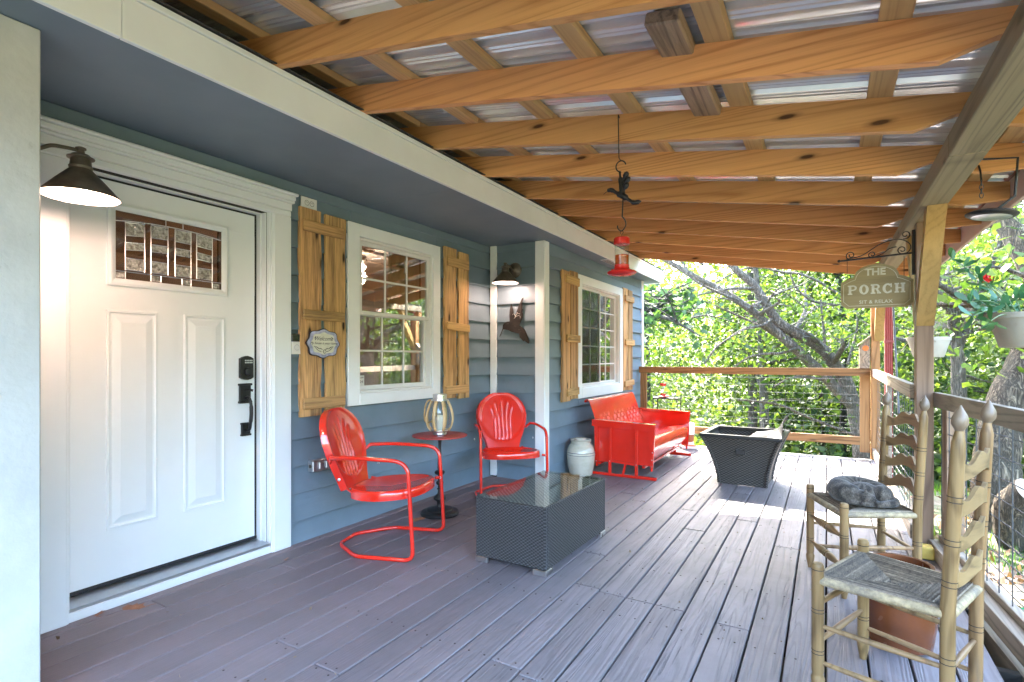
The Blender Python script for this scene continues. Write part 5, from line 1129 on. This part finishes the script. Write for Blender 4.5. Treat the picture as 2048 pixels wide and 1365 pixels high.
f_ = rt.math('ADD', rt.math('MULTIPLY', geo_.outputs['Random Per Island'], .30), rt.math('MULTIPLY', n_, .72))
c_ = rt.ramp(f_, [(.25, (.035, .026, .018)), (.5, (.16, .122, .082)), (.78, (.40, .315, .215))]); c_ = rt.mix(rt.ramp(nb, [(.45, 0.0), (.7, .5)]), c_, (.10, .082, .064))
rt.lk(c_, rt.b.inputs['Base Color']); rt.set('Roughness', .75); rt.bump(n_, .7, .003); MT['rush'] = rt.m
MT['rush_rail'] = pm('rush_rail', (.36, .28, .16), .7, var=.4, vs=45, bump=.6, bs=150, dirt=((.13, .11, .09), 7, .52))
ladder_chair((3.068+.18*.926, 2.409-.18*.377, .0015), math.atan2(.377, -.926), 'ladder-back rush chair nearest the camera in front of the brown pot', False, 1.0)
catchair = ladder_chair((3.014+.18*.921, 3.39+.18*.388, .0015), math.atan2(-.388, -.921), 'ladder-back rush chair the tabby cat sleeps on', True, .955)
# ---------------------------------------------------------------- curled tabby cat
ct = thing('cat', 'grey brown tabby cat curled up asleep on the rush seat', 'cat', (3.175, 3.47, .440), R(5), local=True); ct.scale = (.84, .84, .86)
def blob(m, c, r, n=14, rot=0.0):
    prof_ = [(math.cos(a), math.sin(a)) for a in np.linspace(-math.pi/2, math.pi/2, n)]
    q = MB().lathe([(max(x, 1e-5), z) for x, z in prof_], 20, cap=False); M_ = Matrix.Translation(c) @ Matrix.Rotation(rot, 4, 'Z') @ Matrix.Diagonal((*r, 1)); q.xf(M_); m.add(q.v, q.f)
# camera looks along roughly +y at the cat: right side of the picture is +x; curl lies in the seat plane, rump right, head at front right
cm = MB()
for i in range(22):      # spine: from the neck (front) round the left and back to the rump at right
    a = R(-128-238*i/21); f = i/21; rad = .050+.024*math.sin(math.pi*min(1, .15+f*.8))
    blob(cm, (.112*math.cos(a), .074*math.sin(a), rad*.95), (rad*1.08, rad, rad*1.02))
blob(cm, (.005, .012, .058), (.115, .085, .064)); blob(cm, (.03, .0, .085), (.07, .05, .03))
blob(cm, (.112, -.028, .058), (.060, .068, .062))                         # haunch
blob(cm, (.030, -.100, .046), (.040, .033, .033), rot=R(15))              # head
blob(cm, (.062, -.112, .034), (.019, .016, .015)); blob(cm, (-.015, -.088, .052), (.055, .040, .042))
blob(cm, (.02, -.122, .013), (.050, .016, .013)); blob(cm, (-.045, -.105, .018), (.045, .024, .020))
for ex, ey, rt_ in ((.012, -.105, 25), (.046, -.086, 10)):
    q = MB().lathe([(.022, 0), (.016, .016), (.006, .032), (.0002, .038)], 10); q.xf(Matrix.Translation((ex, ey, .068)) @ Matrix.Rotation(R(18), 4, 'X') @ Matrix.Rotation(R(rt_), 4, 'Z') @ Matrix.Diagonal((1, .5, 1, 1))); cm.add(q.v, q.f)
tp = smooth_path([(.150, .02, .03), (.178, -.035, .027), (.160, -.085, .025), (.115, -.118, .023), (.062, -.134, .019)], 6); cm.tube(tp, [.027-.009*i/(len(tp)-1) for i in range(len(tp))], 12)
tmp = bpy.data.objects.new('tmp', mesh_from(cm, 'tmp', [], c=(0, 0, 0))[0]); COL.objects.link(tmp)
rm_ = tmp.modifiers.new('r', 'REMESH'); rm_.mode = 'VOXEL'; rm_.voxel_size = .0045; sm_ = tmp.modifiers.new('s', 'SMOOTH'); sm_.iterations = 3; sm_.factor = .5
dg = bpy.context.evaluated_depsgraph_get(); dg.update(); cme = bpy.data.meshes.new_from_object(tmp.evaluated_get(dg)); bpy.data.objects.remove(tmp)
for p_ in cme.polygons: p_.use_smooth = True
def cat_mat(name, hair=False):
    t = NT(name); tc = t.new('ShaderNodeTexCoord'); sp = t.new('ShaderNodeSeparateXYZ'); t.lk(tc.outputs['Object'], sp.inputs[0])
    an = t.math('ARCTAN2', t.math('MULTIPLY', sp.outputs[1], 1.35), sp.outputs[0])
    rad = t.math('SQRT', t.math('ADD', t.math('MULTIPLY', sp.outputs[0], sp.outputs[0]), t.math('MULTIPLY', t.math('MULTIPLY', sp.outputs[1], sp.outputs[1]), 1.8)))
    nz = t.noise(t.coords((14, 14, 14), False), 1.0, 3); 
    w = t.math('SINE', t.math('ADD', t.math('MULTIPLY', an, 10.0), t.math('ADD', t.math('MULTIPLY', nz, 10.0), t.math('MULTIPLY', rad, 60.0))))
    fn = t.noise(t.coords((160, 160, 90), False), 1.0, 3); f = t.math('ADD', t.math('MULTIPLY', w, .18), t.math('MULTIPLY', fn, .95))
    c = t.ramp(f, [(.15, (.016, .013, .011)), (.38, (.052, .044, .036)), (.60, (.110, .092, .073)), (.85, (.20, .17, .135))])
    t.lk(c, t.b.inputs['Base Color']); t.set('Roughness', .8); t.set('Specular IOR Level', .2); t.set('Sheen Weight', .3); t.bump(fn, .6, .004); return t.m
catm = cat_mat('tabby_fur'); cme.materials.append(catm); cb = link('body', cme, (0, 0, 0), ct)
g3 = np.random.default_rng(4); co = np.array([v.co[:] for v in cme.vertices]); no = np.array([v.normal[:] for v in cme.vertices])
idx = g3.integers(0, len(co), 15000); base = co[idx]+g3.normal(0, .0018, (15000, 3)); nn = no[idx]
flow = np.stack([-base[:, 1]*1.4, base[:, 0]*.8, -.03*np.ones(len(base))], 1); flow /= np.linalg.norm(flow, axis=1)[:, None]
dr = nn*.35+flow*.9+g3.normal(0, .18, nn.shape); dr /= np.linalg.norm(dr, axis=1)[:, None]; sd = np.cross(dr, nn); sd /= np.linalg.norm(sd, axis=1)[:, None]+1e-9
L_ = g3.uniform(.007, .014, (len(base), 1)); V = np.stack([base-sd*.0006-nn*.001, base+sd*.0006-nn*.001, base+dr*L_], 1).reshape(-1, 3)
keep = np.repeat((base[:, 2] > .003), 3); V[:, 2] = np.maximum(V[:, 2], .001)
me = fast_mesh('fur', V, np.arange(len(V)).reshape(-1, 3), [catm], 3); fo = link('fur', me, (0, 0, 0), ct); fo['kind'] = 'stuff'
for ex, ey in ((.011, -.1105), (.046, -.0935)): MB().add([(ex-.009, ey, .074), (ex+.009, ey-.001, .074), (ex+.001, ey+.002, .098)], [(0, 1, 2)]).add([(ex-.009, ey+.001, .074), (ex+.009, ey, .074), (ex+.001, ey+.003, .098)], [(2, 1, 0)]).build('inner_ear', pm('ear_skin', (.30, .22, .17), .7), ct)
# ---------------------------------------------------------------- trees
def bark(name, c0, c1):
    t = NT(name); v = t.coords((22, 22, 3.2), False); n = t.noise(v, 1.0, 5, .65, 1.2); n2 = t.noise(t.coords((3, 3, 1), False), 1.0, 3)
    h = t.math('ABSOLUTE', t.math('SUBTRACT', n, .5)); h = t.math('MULTIPLY', h, 6.0, True)
    c = t.ramp(h, [(.05, tuple(x*.4 for x in c0)), (.35, c0), (.9, c1)]); c = t.mix(t.ramp(n2, [(.45, 0.0), (.7, .5)]), c, (.10, .105, .075))
    t.lk(c, t.b.inputs['Base Color']); t.set('Roughness', .9); t.bump(h, 1.0, .03); return t.m
BK = bark('grey_bark', (.12, .098, .075), (.32, .27, .21)); BKL = bark('pale_bark', (.19, .155, .115), (.42, .36, .28)); BK2 = bark('tan_bark', (.13, .095, .06), (.34, .26, .165)); BKd = bark('dark_bark', (.05, .042, .034), (.13, .115, .095))
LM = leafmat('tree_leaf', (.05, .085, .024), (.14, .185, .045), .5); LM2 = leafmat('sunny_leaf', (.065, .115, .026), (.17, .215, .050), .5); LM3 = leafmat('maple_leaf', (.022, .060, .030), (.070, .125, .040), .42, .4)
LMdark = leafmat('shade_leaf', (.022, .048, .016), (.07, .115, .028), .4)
def wob(pts, r0, r1, seg=.35, j=.12):
    P = smooth_path(pts, 5); n = len(P); rr = [r0+(r1-r0)*i/(n-1) for i in range(n)]
    out = [p+Vector((random.gauss(0, j*r), random.gauss(0, j*r), 0)) for p, r in zip(P, rr)]; return out, rr
def branches(m, tips, path, rr, n, lmin, lmax, lvl=0, up=.25, lo=.35):
    for _ in range(n):
        i = random.randint(int(len(path)*lo), len(path)-2); p = path[i]; a = random.uniform(0, 6.283); L = random.uniform(lmin, lmax)
        d = Vector((math.cos(a), math.sin(a), random.uniform(-.15, .7)+up)).normalized()
        mid = p+d*L*.5+Vector((random.gauss(0, .1), random.gauss(0, .1), random.uniform(-.05, .12)))*L; end = p+d*L+Vector((0, 0, random.uniform(-.25, .1)*L))
        q, r2 = wob([p, mid, end], rr[i]*.55, max(rr[i]*.10, .006)); m.tube(q, r2, 6 if lvl == 0 else 4); tips.append(q)
        if lvl < 1: branches(m, tips, q, r2, 4, L*.3, L*.6, lvl+1, up*.5, .2)
SUNV = np.array(SUN[:])
def thin_for_sun(P, keep=.18):
    # leaves cut out along the sun's path so it lights the deck end
    P = np.asarray(P); t = P[:, 2]/SUNV[2]; gx = P[:, 0]-SUNV[0]*t; gy = P[:, 1]-SUNV[1]*t
    hole = (gx > 1.1) & (gx < 4.2) & (gy > 4.4) & (gy < 8.4)
    n = np.sin(gx*2.3+1.1)*np.sin(gy*1.9-gx*.8)+.4*np.sin(gx*5.1)*np.sin(gy*4.3)
    g = np.random.default_rng(8); kp = np.where(gx > 1.9, .006, keep); return P[~(hole & ((n > -.3) | (g.uniform(size=len(P)) > kp)) & (P[:, 2] > .9))]
def tree(name, lab, trunks, rad, nb, blen, leaves, size, lmat, bmat=BK, spread=.45, shape=LEAF, seed=1, extra=None, group='trees around the porch', lo=.35):
    random.seed(seed); b0 = trunks[0][0]; t = thing(name, lab, 'tree', (b0[0], b0[1], b0[2]), 0, group); m = MB(); tips = []
    for i, tr in enumerate(trunks):
        r0, r1 = rad[i]; q, rr = wob(tr, r0, r1, j=.05); m.tube(q, rr, 12); branches(m, tips, q, rr, nb, blen*.5, blen, lo=lo)
    for ar in (extra or []):
        q, rr = wob(ar, .014, .026, j=.1); m.tube(q, rr, 6); tips.append(q); branches(m, tips, q, [x*.6 for x in rr], 3, .25, .6, 1, lo=.1)
    m.build('trunk', bmat, t, 60)
    g = np.random.default_rng(seed); pts = []
    allp = np.array([p[:] for q in tips for p in q[len(q)//3:]])
    if leaves and len(allp):
        P = allp[g.integers(0, len(allp), leaves)]+g.normal(0, spread, (leaves, 3))*np.array([1, 1, .7]); P = thin_for_sun(P); 
        P = P[~((P[:, 0] < 3.95) & (P[:, 1] < 8.35) & (P[:, 1] > -2) )]
        leaf_obj('crown', P, size, lmat, t, shape, seed=seed)
    return t
G = lambda x, y: (x, y, gz(x, y)-.1)
# twin leaning trunks behind the far rail
tree('leaning_tree', 'leaning tree with twin crossing trunks right behind the far rail', [[(3.62, 11.15, gz(3.62, 11.15)-.1), (3.50, 11.06, -.18), (3.344, 10.97, .64), (3.168, 10.87, 1.05), (2.84, 10.68, 1.46), (2.34, 10.38, 1.78), (2.16, 10.28, 2.04), (1.94, 10.15, 2.45), (1.58, 9.94, 2.83), (1.0, 9.7, 3.6), (.3, 9.5, 4.6)],
    [(3.40, 10.98, .40), (3.218, 10.90, .60), (2.84, 10.68, 1.06), (2.464, 10.46, 1.46), (2.09, 10.24, 1.84), (1.785, 10.06, 2.13), (1.33, 9.79, 2.45), (.955, 9.57, 2.68), (.2, 9.3, 3.2), (-.6, 9.1, 3.9)]], [(.135, .04), (.10, .03)], 9, 1.6, 2100, .08, LM, BKL, seed=11, spread=.35, lo=.3, extra=[[(1.26, 9.29, 1.11), (1.41, 9.37, 1.36), (1.62, 9.5, 1.55), (1.84, 9.62, 1.7), (2.1, 9.78, 1.76), (2.2, 10.3, 1.9)], [(1.7, 9.66, 1.08), (1.87, 9.76, 1.22), (2.09, 9.89, 1.28), (2.36, 10.05, 1.3), (2.6, 10.5, 1.4)], [(1.7, 9.89, .5), (2.0, 10.07, .47), (2.35, 10.27, .4), (2.72, 10.49, .21), (3.42, 10.95, -.11)], [(2.26, 9.99, .74), (2.48, 10.12, .88), (2.73, 10.26, .9), (2.92, 10.5, .85)], [(1.31, 9.9, 2.52), (1.7, 10.12, 2.75), (1.98, 10.29, 2.81), (2.33, 10.49, 2.72), (2.58, 10.64, 2.69), (2.84, 10.79, 2.58), (3.22, 11.02, 2.31)], [(2.46, 10.57, 2.69), (2.56, 10.63, 2.43), (2.79, 10.76, 2.22), (3.09, 10.94, 2.15), (3.25, 11.03, 2.13)], [(2.92, 10.72, 2.24), (2.94, 10.74, 1.95), (2.97, 10.75, 1.63), (2.98, 10.78, 1.3)], [(1.12, 9.44, 2.28), (1.32, 9.55, 2.33), (1.61, 9.73, 2.39), (1.91, 10.1, 2.42)], [(3.48, 11.4, 2.03), (3.48, 11.4, 1.76), (3.43, 11.37, 1.52), (3.33, 11.2, 1.1)], [(.97, 8.88, 2.64), (1.16, 8.99, 2.48), (1.37, 9.12, 2.34), (1.7, 9.9, 2.2)]])
# big maple limbs reaching in at the left of the opening
tree('maple_tree', 'dark leaved maple reaching over the end of the house', [[G(-1.5, 12.2), (-1.4, 12.0, 1.0), (-1.1, 11.4, 2.6), (-.5, 10.6, 3.6), (.4, 9.9, 3.4), (1.2, 9.5, 2.8)], [(-1.3, 11.9, 1.2), (-.6, 11.0, 1.9), (.3, 10.2, 2.0), (1.1, 9.8, 1.6)]], [(.22, .02), (.10, .012)], 12, 1.5, 2600, .135, LM3, BKd, .32, LOBE, 12, lo=.4)
tree('slim_tree', 'slim upright tree with a straight grey trunk beyond the leaning one', [[G(1.35, 15.3), (1.33, 15.25, 1.0), (1.29, 15.2, 3.0), (1.4, 15.1, 6.0), (1.3, 15.0, 9.0)]], [(.13, .04)], 16, 2.4, 6500, .12, LM, seed=13, spread=.5, lo=.25)
tree('slim_tree', 'second slim upright tree just right of the straight grey trunk', [[G(1.86, 13.2), (1.80, 13.2, .4), (1.74, 13.15, 1.6), (1.6, 13.1, 4.5), (1.9, 13.0, 7.0)]], [(.11, .03)], 14, 2.0, 5200, .11, LM2, seed=14, spread=.5, lo=.25)
tree('slim_tree', 'thin dark tree standing behind the birdhouse and corner post', [[G(3.3, 16.5), (3.4, 16.5, 1.5), (3.2, 16.4, 4.5), (3.5, 16.3, 8.0)]], [(.11, .03)], 15, 2.2, 6000, .12, LM, BKd, seed=15, spread=.55, lo=.2)
# right side: thick trunk, sawn limb, upper limb
tree('stout_tree', 'stout tan barked tree leaning right outside the side railing', [[G(4.60, 7.55), (4.56, 7.5, -.2), (4.60, 7.6, .35), (4.74, 7.75, .85), (4.95, 7.85, 1.35), (5.3, 7.95, 1.95), (5.9, 8.1, 3.2), (6.4, 8.3, 5.0)], [(5.15, 7.9, 1.7), (5.0, 8.0, 2.15), (4.80, 8.05, 2.65), (4.55, 8.1, 3.2), (4.2, 8.3, 4.3)]], [(.23, .10), (.15, .07)], 7, 2.4, 2600, .10, LM2, BK2, .5, seed=16, lo=.55)
st = thing('sawn_limb', 'sawn off tree limb with a pale cut end beside the stout tree', 'tree stump', (4.45, 6.75, gz(4.45, 6.75)), 0)
qq, rr = wob([(4.60, 6.80, gz(4.6, 6.8)-.05), (4.52, 6.70, -.35), (4.50, 6.62, -.15), (4.58, 6.52, .02)], .17, .125, j=.04); MB().tube(qq, rr, 12).build('limb', BK2, st, 60)
d_ = (qq[-1]-qq[-2]).normalized(); MB().tube([qq[-1]-d_*.002, qq[-1]+d_*.004], .121, 20).build('cut_face', pm('pale_cut_wood', (.46, .36, .27), .8, var=.15, vs=18), st)
tree('far_tree', 'grey forked tree in the woods behind the dried hanging pot', [[G(4.75, 10.8), (4.8, 10.8, .6), (4.7, 10.7, 1.9), (4.5, 10.6, 3.2), (4.7, 10.8, 6.0)], [(4.75, 10.75, 1.3), (5.1, 10.9, 2.3), (5.5, 11.0, 3.6)]], [(.12, .04), (.07, .025)], 10, 1.8, 2600, .09, LM2, BKL, .45, seed=17, lo=.25, extra=[[(4.31, 9.45, 2.11), (4.5, 9.56, 2.16), (4.68, 9.67, 2.23), (4.85, 9.77, 2.3), (4.98, 10.5, 2.34)], [(4.33, 9.46, 2.21), (4.44, 9.53, 2.34), (4.6, 10.4, 2.6)], [(4.32, 9.57, 2.36), (4.42, 9.63, 2.07), (4.6, 9.74, 2.01), (4.75, 10.6, 1.97)]])
tree('far_tree', 'dark slender tree seen between the sign post and the right hand pot', [[G(6.2, 12.4), (6.3, 12.4, 1.0), (6.1, 12.2, 3.0), (6.4, 12.2, 6.5)]], [(.13, .04)], 13, 2.1, 4600, .11, LM, BKd, .5, seed=18, lo=.15)
tree('far_tree', 'leafy tree at the right edge beyond the stout trunk', [[G(7.4, 10.6), (7.4, 10.6, 1.2), (7.3, 10.4, 3.2), (7.7, 10.4, 6.5)]], [(.14, .04)], 13, 2.2, 4800, .11, LMdark, BK, .5, seed=19, lo=.15)
# woodland backdrop: one mass
g = np.random.default_rng(21); PTS = []; tk = MB(); random.seed(5)
def crown_pts(cx, cy, base, h, r, n):
    k = 16; cl = g.normal(0, 1, (k, 3)); cl /= np.linalg.norm(cl, axis=1)[:, None]; cl *= g.uniform(.35, 1, (k, 1))**.5
    cl = cl*np.array([r, r, h*.5])+np.array([cx, cy, base+h*.55]); i = g.integers(0, k, n); return cl[i]+g.normal(0, 1, (n, 3))*np.array([r, r, r*.7])*.20
spots = []
for i in range(125):
    a = g.uniform(R(-4), R(116)); d = g.uniform(15, 44)
    x, y = 3+d*math.cos(a), 2+d*math.sin(a)
    if x < 2.0 and y < 14.5: continue
    spots.append((x, y, d))
for x, y, d in spots:
    z = gz(x, y); h = g.uniform(6.5, 12); r = g.uniform(2.2, 3.8); base = z+g.uniform(-.8, .6)
    PTS.append(crown_pts(x, y, base, h, r, int(3400*(1 if d < 30 else .85))))
    if g.uniform() > .3: continue
    q, rr = wob([(x, y, z-.2), (x+g.normal(0, .3), y+g.normal(0, .3), z+h*.4), (x+g.normal(0, .6), y+g.normal(0, .6), z+h*.9)], .09+.10*random.random(), .03); tk.tube(q, rr, 6)
n = 60000; a = g.uniform(R(-4), R(118), n); d = g.uniform(9.5, 34, n); ux = 3+d*np.cos(a); uy = 2+d*np.sin(a)
uz = np.array([gz(p, q) for p, q in zip(ux, uy)]); bush = np.stack([ux, uy, uz+np.abs(g.normal(0, 1.5, n))*(.35+.65*(np.sin(ux*.9)*np.sin(uy*.7)+1)/2)], 1)
bush = bush[((bush[:, 1] > 9.6) | (bush[:, 0] > 8.5))]; PTS.append(bush)
P = np.concatenate(PTS); P = thin_for_sun(P, .25)
P = P[~((P[:, 0] < 4.3) & (P[:, 1] < 9.2)) & ~((P[:, 0] < .9) & (P[:, 1] < 8.6))]
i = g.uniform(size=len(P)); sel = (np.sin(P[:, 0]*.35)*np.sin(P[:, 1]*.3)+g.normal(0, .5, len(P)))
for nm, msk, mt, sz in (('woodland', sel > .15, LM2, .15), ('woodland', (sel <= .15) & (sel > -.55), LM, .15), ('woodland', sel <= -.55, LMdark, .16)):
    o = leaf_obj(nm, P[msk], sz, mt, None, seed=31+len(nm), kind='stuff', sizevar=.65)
o = tk.build('woodland_trunks', BKd, smooth=60, kind='stuff')
# leaf litter and grass on the ground by the side railing
n = 5200; x = g.uniform(3.9, 9, n); y = g.uniform(0, 10.5, n); z = np.array([gz(a_, b_) for a_, b_ in zip(x, y)])+g.uniform(.005, .03, n)
leaf_obj('leaf_litter', np.stack([x, y, z], 1), .075, leafmat('litter', (.12, .06, .03), (.42, .26, .16), .1, .8), None, seed=41, droop=0, kind='stuff')
n = 9000; x = g.uniform(3.9, 8, n); y = g.uniform(2.5, 9.5, n); k_ = (np.sin(x*1.7+y)*np.sin(y*1.3) > .25); x, y = x[k_], y[k_]; n = len(x); z = np.array([gz(a_, b_) for a_, b_ in zip(x, y)]); hh = g.uniform(.05, .16, n); an = g.uniform(0, 6.28, n); w_ = .006
V = np.stack([np.stack([x-w_*np.cos(an), y-w_*np.sin(an), z-.01], 1), np.stack([x+w_*np.cos(an), y+w_*np.sin(an), z-.01], 1), np.stack([x+hh*.4*np.sin(an), y+hh*.4*np.cos(an), z+hh], 1)], 1).reshape(-1, 3)
o = link('grass', fast_mesh('grass', V, np.arange(len(V)).reshape(-1, 3), [leafmat('grass_blade', (.05, .12, .015), (.12, .22, .03), .4)], 3), (0, 0, 0), None); o['kind'] = 'stuff'
gs = thing('garden_pinwheel', 'small purple and green garden pinwheel on the ground outside the railing', 'ornament', (4.02, 3.95, gz(4.02, 3.95))); pz = gz(4.02, 3.95)
MB().tube([(4.02, 3.95, pz-.05), (4.02, 3.95, pz+.30)], .004, 6).build('stick', MT['galv_wire'], gs)
for k in range(4):
    a = R(90*k+20); MB().add([(4.02, 3.945, pz+.30), (4.02+.10*math.cos(a), 3.93, pz+.30+.10*math.sin(a)), (4.02+.07*math.cos(a+.8), 3.95, pz+.30+.07*math.sin(a+.8))], [(0, 1, 2)]).build('vane', pm('pinwheel_%d' % k, (.30, .06, .42) if k % 2 else (.05, .35, .15), .35, bump=0), gs)
